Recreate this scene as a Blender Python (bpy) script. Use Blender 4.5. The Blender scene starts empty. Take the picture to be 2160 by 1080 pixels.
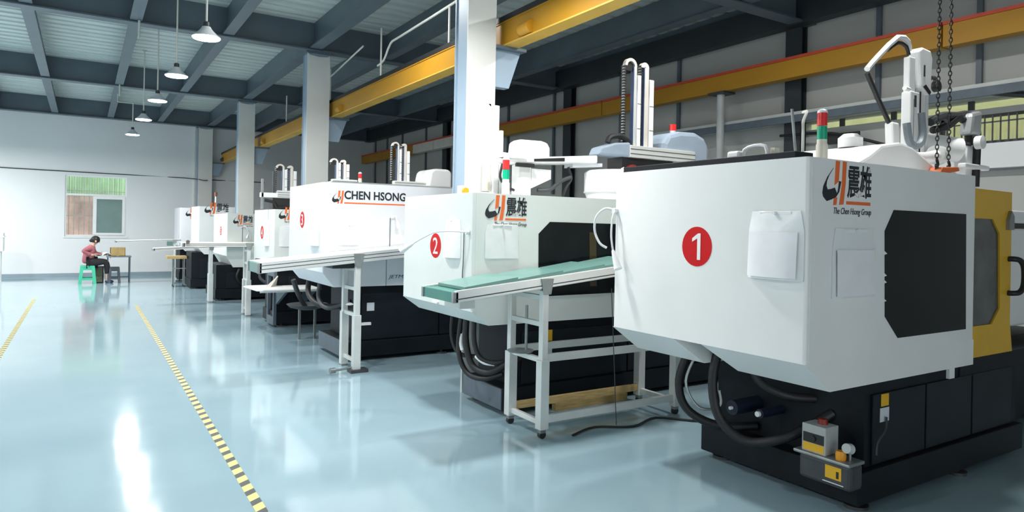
import bpy, bmesh, math, random
from mathutils import Vector, Matrix
random.seed(7)
S = bpy.context.scene
COL = S.collection
PI = math.pi

# ------------------------------------------------------------------ camera
PSI = math.radians(32.37)      # camera turned right of the row direction (+Y)
ROLL = math.radians(1.067)
fwd = Vector((math.sin(PSI), math.cos(PSI), 0)); rgt = Vector((math.cos(PSI), -math.sin(PSI), 0)); up = Vector((0, 0, 1))
R_ = rgt * math.cos(ROLL) + up * math.sin(ROLL)
U_ = up * math.cos(ROLL) - rgt * math.sin(ROLL)
cam = bpy.data.cameras.new('camera'); cam.sensor_width = 36; cam.lens = 36 * 1425 / 2160
cam.shift_y = -60 / 2160; cam.clip_start = 0.05; cam.clip_end = 200
co = bpy.data.objects.new('camera', cam); COL.objects.link(co)
co.matrix_world = Matrix(((R_.x, U_.x, -fwd.x, 0), (R_.y, U_.y, -fwd.y, 0), (R_.z, U_.z, -fwd.z, 1.65), (0, 0, 0, 1)))
S.camera = co

# ------------------------------------------------------------------ world and exposure
w = bpy.data.worlds.new('world'); S.world = w; w.use_nodes = True
bg = w.node_tree.nodes['Background']; bg.inputs[0].default_value = (0.93, 0.97, 1.0, 1); bg.inputs[1].default_value = 2.6
S.view_settings.view_transform = 'Standard'; S.view_settings.look = 'None'
S.view_settings.exposure = 0.0; S.view_settings.gamma = 1.0; S.view_settings.use_curve_mapping = False
AISLE_W, RIGHT_W, LEFT_W, ROW_W = 58.0, 55.0, 115.0, 80.0     # lamp power

# ------------------------------------------------------------------ materials
MATS = {}
def mat(name, col, rough=0.5, metal=0.0, var=0.06, scale=6.0, bump=0.0, emit=0.0, spec=0.5, coat=0.0, stretch=None, trans=0.0, alpha=1.0):
    if name in MATS: return MATS[name]
    m = bpy.data.materials.new(name); m.use_nodes = True
    nt = m.node_tree; b = nt.nodes['Principled BSDF']
    tc = nt.nodes.new('ShaderNodeTexCoord'); nz = nt.nodes.new('ShaderNodeTexNoise')
    nz.inputs['Scale'].default_value = scale; nz.inputs['Detail'].default_value = 4
    src = tc.outputs['Object']
    if stretch:
        mp = nt.nodes.new('ShaderNodeMapping'); mp.inputs['Scale'].default_value = stretch
        nt.links.new(src, mp.inputs[0]); src = mp.outputs[0]
    nt.links.new(src, nz.inputs['Vector'])
    cr = nt.nodes.new('ShaderNodeValToRGB')
    cr.color_ramp.elements[0].position = 0.3; cr.color_ramp.elements[1].position = 0.7
    cr.color_ramp.elements[0].color = tuple(c * (1 - var) for c in col) + (1,)
    cr.color_ramp.elements[1].color = tuple(min(1, c * (1 + var)) for c in col) + (1,)
    nt.links.new(nz.outputs[0], cr.inputs[0]); nt.links.new(cr.outputs[0], b.inputs['Base Color'])
    b.inputs['Roughness'].default_value = rough; b.inputs['Metallic'].default_value = metal
    b.inputs['Specular IOR Level'].default_value = spec
    if coat: b.inputs['Coat Weight'].default_value = coat; b.inputs['Coat Roughness'].default_value = 0.08
    if trans: b.inputs['Transmission Weight'].default_value = trans
    if alpha < 1: b.inputs['Alpha'].default_value = alpha
    if bump:
        bp = nt.nodes.new('ShaderNodeBump'); bp.inputs['Strength'].default_value = bump; bp.inputs['Distance'].default_value = 0.01
        nt.links.new(nz.outputs[0], bp.inputs['Height']); nt.links.new(bp.outputs[0], b.inputs['Normal'])
    if emit:
        b.inputs['Emission Color'].default_value = tuple(col) + (1,); b.inputs['Emission Strength'].default_value = emit
    MATS[name] = m; return m

WHITE = mat('machine_white', (0.84, 0.84, 0.82), 0.38, var=0.025, scale=2.5)
WHITE_B = mat('machine_white_cool', (0.80, 0.82, 0.86), 0.38, var=0.02, scale=2.5)
WHITE_G = mat('machine_white_warm', (0.74, 0.78, 0.75), 0.40, var=0.025, scale=2.5)
PLASTIC = mat('white_plastic', (0.84, 0.85, 0.85), 0.35, var=0.02)
NAVY = mat('navy_black_paint', (0.006, 0.009, 0.013), 0.5, var=0.25, scale=4, spec=0.22)
NAVY2 = mat('navy_panel_paint', (0.008, 0.012, 0.017), 0.46, var=0.2, scale=4, spec=0.25)
SLATE = mat('slate_paint', (0.10, 0.13, 0.16), 0.5, var=0.12)
BLACK = mat('black_rubber', (0.012, 0.012, 0.013), 0.5, var=0.3)
GLASS_D = mat('dark_glass', (0.008, 0.011, 0.013), 0.12, var=0.2, spec=0.16)
GLASS_M = mat('smoky_glass', (0.07, 0.075, 0.075), 0.10, var=0.5, scale=3)
YELLOW = mat('door_yellow', (0.72, 0.42, 0.02), 0.42, var=0.04)
ORANGE = mat('logo_orange', (0.85, 0.16, 0.03), 0.5, var=0.03)
INK = mat('logo_ink', (0.012, 0.016, 0.02), 0.5, var=0.1)
RED = mat('decal_red', (0.62, 0.006, 0.009), 0.55, var=0.03, spec=0.2)
DECALW = mat('decal_white', (0.88, 0.86, 0.84), 0.5, var=0.02)
REDL = mat('red_lens', (0.75, 0.03, 0.03), 0.2, var=0.05)
GREENL = mat('green_lens', (0.0, 0.36, 0.20), 0.2, var=0.05)
CREAM = mat('cream_plastic', (0.72, 0.69, 0.60), 0.4, var=0.03)
ALU = mat('aluminium', (0.72, 0.73, 0.72), 0.33, 0.55, var=0.05, scale=5, stretch=(0.4, 6, 6))
ALUP = mat('aluminium_post', (0.70, 0.72, 0.70), 0.4, 0.25, var=0.06, scale=5)
STEEL = mat('dull_steel', (0.30, 0.32, 0.32), 0.4, 0.7, var=0.15, scale=8)
DGREY = mat('dark_grey_metal', (0.06, 0.065, 0.07), 0.45, 0.3, var=0.2)
GREENB = mat('green_belt', (0.05, 0.22, 0.18), 0.35, var=0.12, scale=5)
GREENBL = mat('pale_green_belt', (0.14, 0.28, 0.25), 0.3, var=0.08, scale=5)
WBELT = mat('white_belt', (0.82, 0.80, 0.76), 0.4, var=0.03)
CHROME = mat('chrome', (0.8, 0.8, 0.8), 0.18, 1.0, var=0.03)
BEAM = mat('beam_paint', (0.11, 0.145, 0.175), 0.42, var=0.10, scale=2)
BEAM_UNLIT = mat('beam_unlit', (0.026, 0.034, 0.040), 0.5, var=0.15, scale=2)  # beam grey darkened to show the side wall steel as unlit
COLW = mat('column_white', (0.74, 0.75, 0.72), 0.55, var=0.04, scale=2)
COLB = mat('column_blue_grey', (0.30, 0.40, 0.50), 0.5, var=0.06, scale=2)
DECK = mat('deck_sheet', (0.64, 0.70, 0.68), 0.42, 0.1, var=0.14, scale=1.3, stretch=(0.5, 2.5, 1))
WALL = mat('wall_white', (0.80, 0.82, 0.83), 0.6, var=0.02, scale=0.8)
WALLR = mat('wall_panel_grey', (0.47, 0.48, 0.46), 0.6, var=0.05, scale=0.7)
CRANE = mat('crane_yellow', (0.46, 0.225, 0.010), 0.5, var=0.12, scale=2, stretch=(1, 0.4, 1))
CRANE_BOUNCE = mat('crane_yellow_bounce_lit', (0.62, 0.38, 0.06), 0.5, var=0.1, scale=2)  # crane yellow lightened to paint floor bounce on the underside
CRRED = mat('crane_red', (0.55, 0.07, 0.03), 0.5, var=0.1)
CRWHITE = mat('crane_whitish', (0.72, 0.68, 0.62), 0.5, var=0.06)  # whitish tone for some beam segments
SKIRTB = mat('baseboard_blue', (0.28, 0.36, 0.41), 0.4, var=0.05)
COVERB = mat('blue_grey_cover', (0.30, 0.37, 0.45), 0.6, var=0.08, scale=4, bump=0.3)
PAPER = mat('paper', (0.84, 0.84, 0.86), 0.7, var=0.03, scale=9)
SLEEVE = mat('clear_sleeve', (0.82, 0.84, 0.84), 0.25, var=0.03, scale=9, bump=0.25)
WOOD = mat('wood_board', (0.48, 0.34, 0.14), 0.6, var=0.2, scale=8, stretch=(1, 8, 8))
CARD = mat('cardboard', (0.42, 0.29, 0.11), 0.8, var=0.1, scale=9)
JADE = mat('jade_plastic', (0.05, 0.50, 0.30), 0.4, var=0.05)
DSTOOL = mat('charcoal_plastic', (0.07, 0.08, 0.10), 0.5, var=0.1)
OLIVE = mat('olive_crate', (0.10, 0.11, 0.07), 0.6, var=0.3, scale=14)
SKIN = mat('skin', (0.60, 0.38, 0.28), 0.55, var=0.05)
HAIR = mat('black_hair', (0.012, 0.011, 0.011), 0.5, var=0.3, scale=30)
JACKET = mat('dusty_pink_jacket', (0.42, 0.13, 0.15), 0.8, var=0.25, scale=7, bump=0.5)
TROUS = mat('black_trousers', (0.012, 0.012, 0.014), 0.8, var=0.3)
GREENS = mat('green_corrugated', (0.42, 0.62, 0.38), 0.5, var=0.10, scale=3)
PINKW = mat('pink_render', (0.58, 0.42, 0.36), 0.8, var=0.35, scale=2.2)
TINT = mat('green_tinted_glass', (0.10, 0.20, 0.18), 0.06, var=0.1, scale=3)
PALEY = mat('pale_yellow_render', (0.80, 0.78, 0.42), 0.8, var=0.08)
GLOW = mat('lamp_glow', (0.95, 0.98, 1.0), 0.5, var=0.0, emit=14)
SHADE = mat('lamp_shade', (0.80, 0.83, 0.86), 0.35, 0.2, var=0.03)
ORANGEB = mat('orange_block', (0.75, 0.16, 0.03), 0.45, var=0.08)
LABELY = mat('yellow_label', (0.75, 0.42, 0.01), 0.5, var=0.04)
LABELW = mat('pale_label', (0.62, 0.66, 0.70), 0.5, var=0.04)
AMBER = mat('amber_cap', (0.80, 0.33, 0.01), 0.4, var=0.1)
BLUEINK = mat('blue_ink', (0.02, 0.05, 0.14), 0.5, var=0.1)

def floor_material():
    m = bpy.data.materials.new('epoxy_floor'); m.use_nodes = True; nt = m.node_tree; b = nt.nodes['Principled BSDF']
    tc = nt.nodes.new('ShaderNodeTexCoord')
    n1 = nt.nodes.new('ShaderNodeTexNoise'); n1.inputs['Scale'].default_value = 0.7; n1.inputs['Detail'].default_value = 5
    n2 = nt.nodes.new('ShaderNodeTexNoise'); n2.inputs['Scale'].default_value = 2.2; n2.inputs['Detail'].default_value = 3
    nt.links.new(tc.outputs['Object'], n1.inputs['Vector']); nt.links.new(tc.outputs['Object'], n2.inputs['Vector'])
    cr = nt.nodes.new('ShaderNodeValToRGB'); cr.color_ramp.elements[0].position = 0.3; cr.color_ramp.elements[1].position = 0.7
    cr.color_ramp.elements[0].color = (0.290, 0.425, 0.490, 1); cr.color_ramp.elements[1].color = (0.340, 0.475, 0.535, 1)
    nt.links.new(n1.outputs[0], cr.inputs[0]); nt.links.new(cr.outputs[0], b.inputs['Base Color'])
    mr = nt.nodes.new('ShaderNodeMapRange'); mr.inputs['To Min'].default_value = 0.05; mr.inputs['To Max'].default_value = 0.13
    nt.links.new(n2.outputs[0], mr.inputs['Value']); nt.links.new(mr.outputs[0], b.inputs['Roughness'])
    b.inputs['Specular IOR Level'].default_value = 0.65
    bp = nt.nodes.new('ShaderNodeBump'); bp.inputs['Strength'].default_value = 0.045; bp.inputs['Distance'].default_value = 0.01
    nt.links.new(n2.outputs[0], bp.inputs['Height']); nt.links.new(bp.outputs[0], b.inputs['Normal'])
    return m
FLOOR = floor_material()

def tape_material():
    m = bpy.data.materials.new('hazard_tape'); m.use_nodes = True; nt = m.node_tree; b = nt.nodes['Principled BSDF']
    tc = nt.nodes.new('ShaderNodeTexCoord'); sp = nt.nodes.new('ShaderNodeSeparateXYZ'); nt.links.new(tc.outputs['Object'], sp.inputs[0])
    def mth(op, a, v):
        n = nt.nodes.new('ShaderNodeMath'); n.operation = op; nt.links.new(a, n.inputs[0])
        if isinstance(v, (int, float)): n.inputs[1].default_value = v
        else: nt.links.new(v, n.inputs[1])
        return n.outputs[0]
    k = mth('MULTIPLY', sp.outputs['X'], -0.7); s = mth('ADD', sp.outputs['Y'], k)
    s = mth('DIVIDE', s, 0.165); s = mth('FRACT', s, 0); s = mth('GREATER_THAN', s, 0.56)
    mx = nt.nodes.new('ShaderNodeMix'); mx.data_type = 'RGBA'
    mx.inputs[6].default_value = (0.78, 0.67, 0.24, 1); mx.inputs[7].default_value = (0.075, 0.085, 0.082, 1)
    nt.links.new(s, mx.inputs[0]); nt.links.new(mx.outputs[2], b.inputs['Base Color']); b.inputs['Roughness'].default_value = 0.35
    return m
TAPE = tape_material()

# ------------------------------------------------------------------ helpers
ORG = {}
def tag(o, label=None, cat=None, group=None, kind=None):
    if label: o['label'] = label
    if cat: o['category'] = cat
    if group: o['group'] = group
    if kind: o['kind'] = kind
    return o
def thing(name, label, cat, loc=(0, 0, 0), group=None):
    o = bpy.data.objects.new(name, None); COL.objects.link(o); o.location = loc; o.empty_display_size = 0.1
    ORG[o.name] = Vector(loc); return tag(o, label, cat, group)

class M:
    """collects shapes in world coordinates; build() links them as one mesh object"""
    def __init__(s): s.v = []; s.f = []
    def add(s, v, f):
        o = len(s.v); s.v += [Vector(p) for p in v]; s.f += [[i + o for i in q] for q in f]; return s
    def box(s, x0, x1, y0, y1, z0, z1):
        x0, x1 = min(x0, x1), max(x0, x1); y0, y1 = min(y0, y1), max(y0, y1); z0, z1 = min(z0, z1), max(z0, z1)
        return s.add([(x0, y0, z0), (x1, y0, z0), (x1, y1, z0), (x0, y1, z0), (x0, y0, z1), (x1, y0, z1), (x1, y1, z1), (x0, y1, z1)],
                     [(3, 2, 1, 0), (4, 5, 6, 7), (0, 1, 5, 4), (1, 2, 6, 5), (2, 3, 7, 6), (3, 0, 4, 7)])
    def prism(s, pts, ax, a0, a1):
        """polygon in the two other axes (in xyz order) extruded along ax"""
        def mk(p, a):
            q = list(p); q.insert(ax, a); return q
        n = len(pts); v = [mk(p, a0) for p in pts] + [mk(p, a1) for p in pts]
        f = [list(range(n))[::-1], list(range(n, 2 * n))] + [[i, (i + 1) % n, n + (i + 1) % n, n + i] for i in range(n)]
        return s.add(v, f)
    def hexa(s, b, t):
        return s.add(list(b) + list(t), [(3, 2, 1, 0), (4, 5, 6, 7), (0, 1, 5, 4), (1, 2, 6, 5), (2, 3, 7, 6), (3, 0, 4, 7)])
    def cyl(s, p0, p1, r0, r1=None, n=14):
        r1 = r0 if r1 is None else r1
        p0, p1 = Vector(p0), Vector(p1); d = (p1 - p0).normalized()
        a = d.orthogonal().normalized(); b = d.cross(a)
        v = []
        for p, r in ((p0, r0), (p1, r1)):
            v += [p + (a * math.cos(2 * PI * i / n) + b * math.sin(2 * PI * i / n)) * r for i in range(n)]
        return s.add(v, [list(range(n))[::-1], list(range(n, 2 * n))] + [[i, (i + 1) % n, n + (i + 1) % n, n + i] for i in range(n)])
    def lathe(s, prof, c, n=24, axis=2):
        v = []; f = []
        for r, h in prof:
            for i in range(n):
                a = 2 * PI * i / n; q = [r * math.cos(a), r * math.sin(a)]; q.insert(axis, h); v.append(Vector(c) + Vector(q))
        k = len(prof)
        for j in range(k - 1):
            for i in range(n):
                f.append([j * n + i, j * n + (i + 1) % n, (j + 1) * n + (i + 1) % n, (j + 1) * n + i])
        f.append(list(range(n))[::-1]); f.append(list(range((k - 1) * n, k * n)))
        return s.add(v, f)
    def tube(s, pts, r, n=8, sub=5, rs=None):
        P = [Vector(p) for p in pts]; Q = []
        if len(P) > 2 and sub > 1:
            for i in range(len(P) - 1):
                p0 = P[max(i - 1, 0)]; p1 = P[i]; p2 = P[i + 1]; p3 = P[min(i + 2, len(P) - 1)]
                for k in range(sub):
                    t = k / sub
                    Q.append(0.5 * ((2 * p1) + (p2 - p0) * t + (2 * p0 - 5 * p1 + 4 * p2 - p3) * t * t + (3 * p1 - p0 - 3 * p2 + p3) * t ** 3))
            Q.append(P[-1])
        else: Q = P
        v = []; f = []; a = None; m = len(Q)
        for i, q in enumerate(Q):
            d = (Q[min(i + 1, m - 1)] - Q[max(i - 1, 0)]).normalized()
            a = d.orthogonal().normalized() if a is None else (a - d * a.dot(d)).normalized()
            b = d.cross(a)
            rr = r if rs is None else rs[0] + (rs[1] - rs[0]) * i / (m - 1)
            v += [q + (a * math.cos(2 * PI * k / n) + b * math.sin(2 * PI * k / n)) * rr for k in range(n)]
        for i in range(m - 1):
            for k in range(n):
                f.append([i * n + k, i * n + (k + 1) % n, (i + 1) * n + (k + 1) % n, (i + 1) * n + k])
        f.append(list(range(n))[::-1]); f.append(list(range((m - 1) * n, m * n)))
        return s.add(v, f)
    def grid(s, fn, nu, nv):
        v = [fn(i / nu, j / nv) for j in range(nv + 1) for i in range(nu + 1)]
        return s.add(v, [[j * (nu + 1) + i, j * (nu + 1) + i + 1, (j + 1) * (nu + 1) + i + 1, (j + 1) * (nu + 1) + i] for j in range(nv) for i in range(nu)])
    def build(s, name, material, parent=None, smooth=False, bevel=0.0, seg=2, origin=None):
        org = ORG[parent.name] if parent is not None else (Vector(origin) if origin is not None else None)
        if org is None:
            xs = [p.x for p in s.v]; ys = [p.y for p in s.v]; zs = [p.z for p in s.v]
            org = Vector(((min(xs) + max(xs)) / 2, (min(ys) + max(ys)) / 2, min(zs)))
        me = bpy.data.meshes.new(name); me.from_pydata([p - org for p in s.v], [], s.f)
        bm = bmesh.new(); bm.from_mesh(me); bmesh.ops.recalc_face_normals(bm, faces=bm.faces); bm.to_mesh(me); bm.free()
        me.materials.append(material)
        o = bpy.data.objects.new(name, me); COL.objects.link(o)
        if parent is not None: o.parent = parent
        else: o.location = org
        ORG[o.name] = org
        if smooth:
            for p in me.polygons: p.use_smooth = True
            try: me.set_sharp_from_angle(angle=math.radians(40))
            except Exception: pass
        if bevel:
            md = o.modifiers.new('bevel', 'BEVEL'); md.width = bevel; md.segments = seg; md.limit_method = 'ANGLE'; md.angle_limit = math.radians(35)
        return o

def B(name, m, parent, *b, bevel=0.0): return M().box(*b).build(name, m, parent, bevel=bevel)

def link_copy(src, loc, parent=None, rot=None):
    c = src.copy(); COL.objects.link(c); c.parent = parent; c.location = loc
    if rot: c.rotation_euler = rot
    return c

def text_shape(mb, body, place, w, h, depth=0.002, shear=0.0, off=0.0):
    """lettering fitted in a w x h box; place(u, v, d) gives the world point"""
    cu = bpy.data.curves.new('lettering', 'FONT'); cu.body = body; cu.extrude = 0.5; cu.offset = off; cu.resolution_u = 3
    ob = bpy.data.objects.new('lettering', cu); COL.objects.link(ob)
    bpy.context.view_layer.update()
    me = bpy.data.meshes.new_from_object(ob.evaluated_get(bpy.context.evaluated_depsgraph_get()))
    bpy.data.objects.remove(ob); bpy.data.curves.remove(cu)
    xs = [v.co.x for v in me.vertices]; ys = [v.co.y for v in me.vertices]
    x0, x1, y0, y1 = min(xs), max(xs), min(ys), max(ys)
    V = []
    for v in me.vertices:
        b = (v.co.y - y0) / (y1 - y0); a = (v.co.x - x0) / (x1 - x0)
        V.append(place(a * w + b * h * shear, b * h, depth if v.co.z > 0 else 0))
    mb.add(V, [list(p.vertices) for p in me.polygons]); bpy.data.meshes.remove(me)
    return mb

def near_plane(x, y, z):       # on a face looking toward -Y
    return lambda u, v, d: Vector((x + u, y - d, z + v))
def aisle_plane(x, y, z):      # on a face looking toward -X
    return lambda u, v, d: Vector((x - d, y - u, z + v))

def poly(mb, pts, place, depth=0.002):
    n = len(pts)
    return mb.add([place(u, v, 0) for u, v in pts] + [place(u, v, depth) for u, v in pts],
                  [list(range(n))[::-1], list(range(n, 2 * n))] + [[i, (i + 1) % n, n + (i + 1) % n, n + i] for i in range(n)])

def logo(root, x, y, z, width, latin=False, full=True):
    """orange and black emblem with lettering; x, z is the lower-left corner"""
    k = width / 1100.0
    pl = near_plane(x, y, z)
    def c(p): return ((p[0] - 160) * k, (740 - (p[1] - 0.09 * (p[0] - 160))) * k)
    m = M()
    poly(m, [c(p) for p in ((440, 170), (530, 178), (505, 440), (418, 480))], pl, 0.002)
    poly(m, [c(p) for p in ((410, 640), (480, 640), (465, 735), (400, 735))], pl, 0.002)
    poly(m, [c(p) for p in ((595, 180), (680, 190), (660, 480), (620, 740), (525, 738), (575, 500))], pl, 0.002)
    m.build('logo_stripes', ORANGE, root)
    m = M()
    poly(m, [c(p) for p in ((390, 258), (300, 345), (250, 420), (240, 480), (268, 528), (180, 612), (162, 560), (180, 480), (260, 370))], pl, 0.003)
    poly(m, [c(p) for p in ((268, 528), (350, 525), (420, 512), (480, 600), (450, 635), (350, 660), (255, 675), (180, 612))], pl, 0.003)
    poly(m, [c(p) for p in ((480, 600), (505, 500), (515, 432), (560, 440), (520, 570), (450, 635))], pl, 0.003)
    m.build('logo_swoosh', INK, root)
    if not full: return
    if latin:
        u0 = 700; ww = 2.6 * 1100
        m = M(); text_shape(m, 'CHEN HSONG', near_plane(x + (u0 - 160) * k, y, z + 230 * k), ww * k, 380 * k, off=0.028); m.build('lettering', INK, root)
        m = M(); poly(m, [((u0 - 160) * k, 40 * k), ((u0 - 160) * k + ww * k, 40 * k), ((u0 - 160) * k + ww * k, 100 * k), ((u0 - 160) * k, 100 * k)], pl); m.build('logo_underline', ORANGE, root)
    else:
        m = M(); text_shape(m, '\u9707\u96c4', near_plane(x + (700 - 160) * k, y, z + 130 * k), 550 * k, 440 * k, off=0.016, shear=0.03); m.build('lettering', INK, root)
        m = M(); poly(m, [((685 - 160) * k, 45 * k), ((1240 - 160) * k, 45 * k), ((1240 - 160) * k, 88 * k), ((685 - 160) * k, 88 * k)], pl); m.build('logo_underline', ORANGE, root)
        m = M(); text_shape(m, 'The Chen Hsong Group', near_plane(x + 230 * k, y, z - 110 * k), 860 * k, 110 * k, shear=0.2); m.build('small_lettering', INK, root)

def number_decal(root, x, y, z, d, digit, tall=1.0):
    """round red decal on the aisle face, centre y, z"""
    pl = aisle_plane(x, y, z); m = M(); r = d / 2
    poly(m, [(r * math.cos(2 * PI * i / 32), r * tall * math.sin(2 * PI * i / 32)) for i in range(32)], pl, 0.002)
    dec = m.build('number_decal', RED, root)
    if digit == '1':
        m = M(); q = aisle_plane(x - 0.002, y, z)
        poly(m, [(.006, -.083), (.032, -.083), (.032, .083), (.012, .083), (.006, .05)], q, .002); poly(m, [(.012, .083), (-.036, .052), (-.036, .030), (.006, .052)], q, .002)
        m.build('digit', DECALW, dec); return
    m = M(); hw = {'1': 0.32}.get(digit, 0.44) * d; hh = 0.66 * d * tall
    text_shape(m, digit, aisle_plane(x - 0.002, y + hw / 2, z - hh / 2), hw, hh, off=0.0); m.build('digit', DECALW, dec)

# ------------------------------------------------------------------ the room
XL, XR, YF, YB = -6.0, 8.75, -5.0, 23.2
DX0, DX1, DZ1 = -3.0, 3.8, 3.0     # opening added behind the viewer to light the near machine faces
ZB, ZD = 4.61, 5.10            # beam underside, deck underside
fl = M().box(XL - .2, XR + .2, YF - .2, YB + .2, -0.1, 0).build('floor', FLOOR, origin=(0, 0, 0)); tag(fl, 'glossy pale blue epoxy floor', kind='structure')

# back wall with a window opening
WX0, WX1, WZ0, WZ1 = -0.47, 1.07, 1.16, 2.93
m = M().box(XL - .2, WX0, YB, YB + .2, 0, 5.3).box(WX1, XR + .2, YB, YB + .2, 0, 5.3).box(WX0, WX1, YB, YB + .2, 0, WZ0).box(WX0, WX1, YB, YB + .2, WZ1, 5.3)
tag(m.build('wall_back', WALL), 'white end wall behind the seated person', kind='structure')
tag(M().box(XL, XR, YB - .015, YB, 0, 0.105).build('baseboard_back', SKIRTB), 'grey blue painted skirting of the end wall', kind='structure')
# right wall with a barred window and a strip light opening
m = M(); oy0, oy1 = 2.0, 4.15
m.box(XR, XR + .2, YF - .2, oy0, 0, 5.3).box(XR, XR + .2, 6.0, YB, 0, 5.3).box(XR, XR + .2, oy0, 6.0, 0, 2.72)
m.box(XR, XR + .2, oy0, 6.0, 3.23, 5.3).box(XR, XR + .2, oy1, 6.0, 2.72, 3.12).box(XR, XR + .2, oy0, oy1, 3.05, 3.12)
wr = m.build('wall_right', WALLR); tag(wr, 'grey white panelled side wall behind the crane beam', kind='structure')
for y0, y1 in ((YF, 6.05), (6.07, 11.45), (11.47, 17.15), (17.17, YB)):
    B('wall_panel', WALLR, wr, XR - .012, XR, y0 + .01, y1 - .01, 3.36, 4.6)
    B('wall_panel', WALLR, wr, XR - .012, XR, y0 + .01, y1 - .01, 0.02, 2.40)
for y in (5.95, 11.35, 17.10):
    m = M().box(8.60, 8.62, y, y + .26, 0, 5.1).box(8.72, 8.74, y, y + .26, 0, 5.1).box(8.62, 8.72, y + .12, y + .14, 0, 5.1)
    m.build('wall_post', BEAM_UNLIT, wr)
for y in (3.72, 4.90, 8.40, 9.9, 12.1, 14.0, 15.6, 18.7, 20.5, 21.8, 22.9):
    B('stud', BEAM, wr, 8.69, 8.74, y - .03, y + .03, 3.3 if y < 6 else 2.4, 5.1)
B('ledge', mat('ledge_paint', (0.56, 0.60, 0.58), 0.5), wr, 8.40, 8.74, 1.0, 9.2, 3.24, 3.35)
B('ledge_lip', SLATE, wr, 8.36, 8.40, 1.0, 9.2, 3.20, 3.30)
B('sill_band', WALL, wr, 8.60, 8.74, YF, 9.2, 2.42, 2.70)
M().tube([(8.55, 4.6, 2.75), (8.5, 5.4, 3.0), (8.5, 6.2, 3.05)], .02).build('wall_cable', BLACK, wr, smooth=True)
M().tube([(8.6, 2.2, 2.95), (8.5, 3.2, 3.18), (8.45, 3.55, 3.26)], .035, sub=1).build('brace', DGREY, wr)
wi = thing('window_2', 'barred side wall window with pale yellow light outside', None, (XR + .06, 3.07, 2.72)); wi['kind'] = 'structure'
M().box(XR + .02, XR + .07, oy0, oy1, 2.72, 2.75).box(XR + .02, XR + .07, oy0, oy1, 3.02, 3.05).box(XR + .02, XR + .07, oy0, oy0 + .03, 2.72, 3.05).box(XR + .02, XR + .07, oy1 - .03, oy1, 2.72, 3.05).build('frame', DGREY, wi)
B('rail', DGREY, wi, XR - .02, XR, oy0, oy1, 2.95, 2.965)
for i in range(27): B('bar', DGREY, wi, XR - .02, XR - .005, oy0 + .06 + i * .08, oy0 + .072 + i * .08, 2.72, 3.03)
CLEAR = mat('clear_glass', (0.9, 0.95, 0.93), 0.02, var=0.0, trans=1.0)
B('pane', CLEAR, wi, XR + .04, XR + .045, oy0 + .03, oy1 - .03, 2.75, 3.02)
wi3 = thing('window_3', 'narrow strip window under the wall ledge', None, (XR + .06, 4.0, 3.12)); wi3['kind'] = 'structure'
B('pane', CLEAR, wi3, XR + .04, XR + .045, oy0, 6.0, 3.12, 3.23)
for y in (2.9, 3.8, 4.7, 5.4): B('mullion', DGREY, wi3, XR + .02, XR + .06, y, y + .06, 3.12, 3.23)
tag(M().box(XR + 1.0, XR + 1.1, -2, 9, 0, 3.6).build('neighbour_wall', PALEY), 'pale yellow neighbouring wall seen through the barred window', 'wall')
# walls out of view
tag(M().box(XL - .2, XL, YF - .2, YB, 0, 5.3).build('wall_left', WALL), 'white side wall left of the aisle', kind='structure')
tag(M().box(XL, DX0, YF - .2, YF, 0, 5.3).box(DX1, XR, YF - .2, YF, 0, 5.3).box(DX0, DX1, YF - .2, YF, DZ1, 5.3).build('wall_front', WALL), 'white end wall behind the viewer with a wide opening added for light', kind='structure')

# ceiling: ribbed deck sheets carried by beams
ce = M().box(XL - .2, XR + .2, YF - .2, YB + .2, ZD + .06, ZD + .2).build('ceiling', DECK, origin=(0, 0, ZD)); tag(ce, 'ribbed steel deck ceiling on blue grey beams', kind='structure')
m = M(); prof = []
for k in range(2):
    y = k * .3
    prof += [(y + .006, .06), (y + .03, 0.01), (y + .12, 0.0), (y + .22, 0.012), (y + .262, .06)]
pts = prof + [(.596, .06), (.004, .06)]
m.prism(pts, 0, XL, XR)
first = m.build('deck_panel', DECK, ce, origin=(0, 0, ZD))
first.data.transform(Matrix.Translation((0, 0, ZD))); first.location = (0, YF, 0)
for i in range(1, int((YB - YF) / .6) + 1): link_copy(first, (0, YF + i * .6, 0), ce)
def ibeam_x(y, z0, z1, w, t=.02):
    mm = M().box(XL, XR, y - w / 2, y + w / 2, z0, z0 + t).box(XL, XR, y - .006, y + .006, z0 + t, z1)
    return mm
for y in (0.2, 5.93, 11.67, 17.38, 23.05):
    ibeam_x(y, ZB, ZD, .22).build('cross_beam', BEAM, ce)
for x in (-4.73, -3.40, -2.06, -0.73, 0.61, 1.90, 3.30, 4.58, 5.95, 7.25, 8.55):
    wj = .20 if 3 < x < 4 else .16
    M().box(x - wj / 2, x + wj / 2, YF, YB, ZB + .03, ZB + .05).box(x - .005, x + .005, YF, YB, ZB + .05, ZD).build('joist', BEAM, ce)
B('wall_beam', BEAM_UNLIT, ce, 8.42, 8.62, YF, YB, ZB - .02, ZB + .36)

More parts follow.
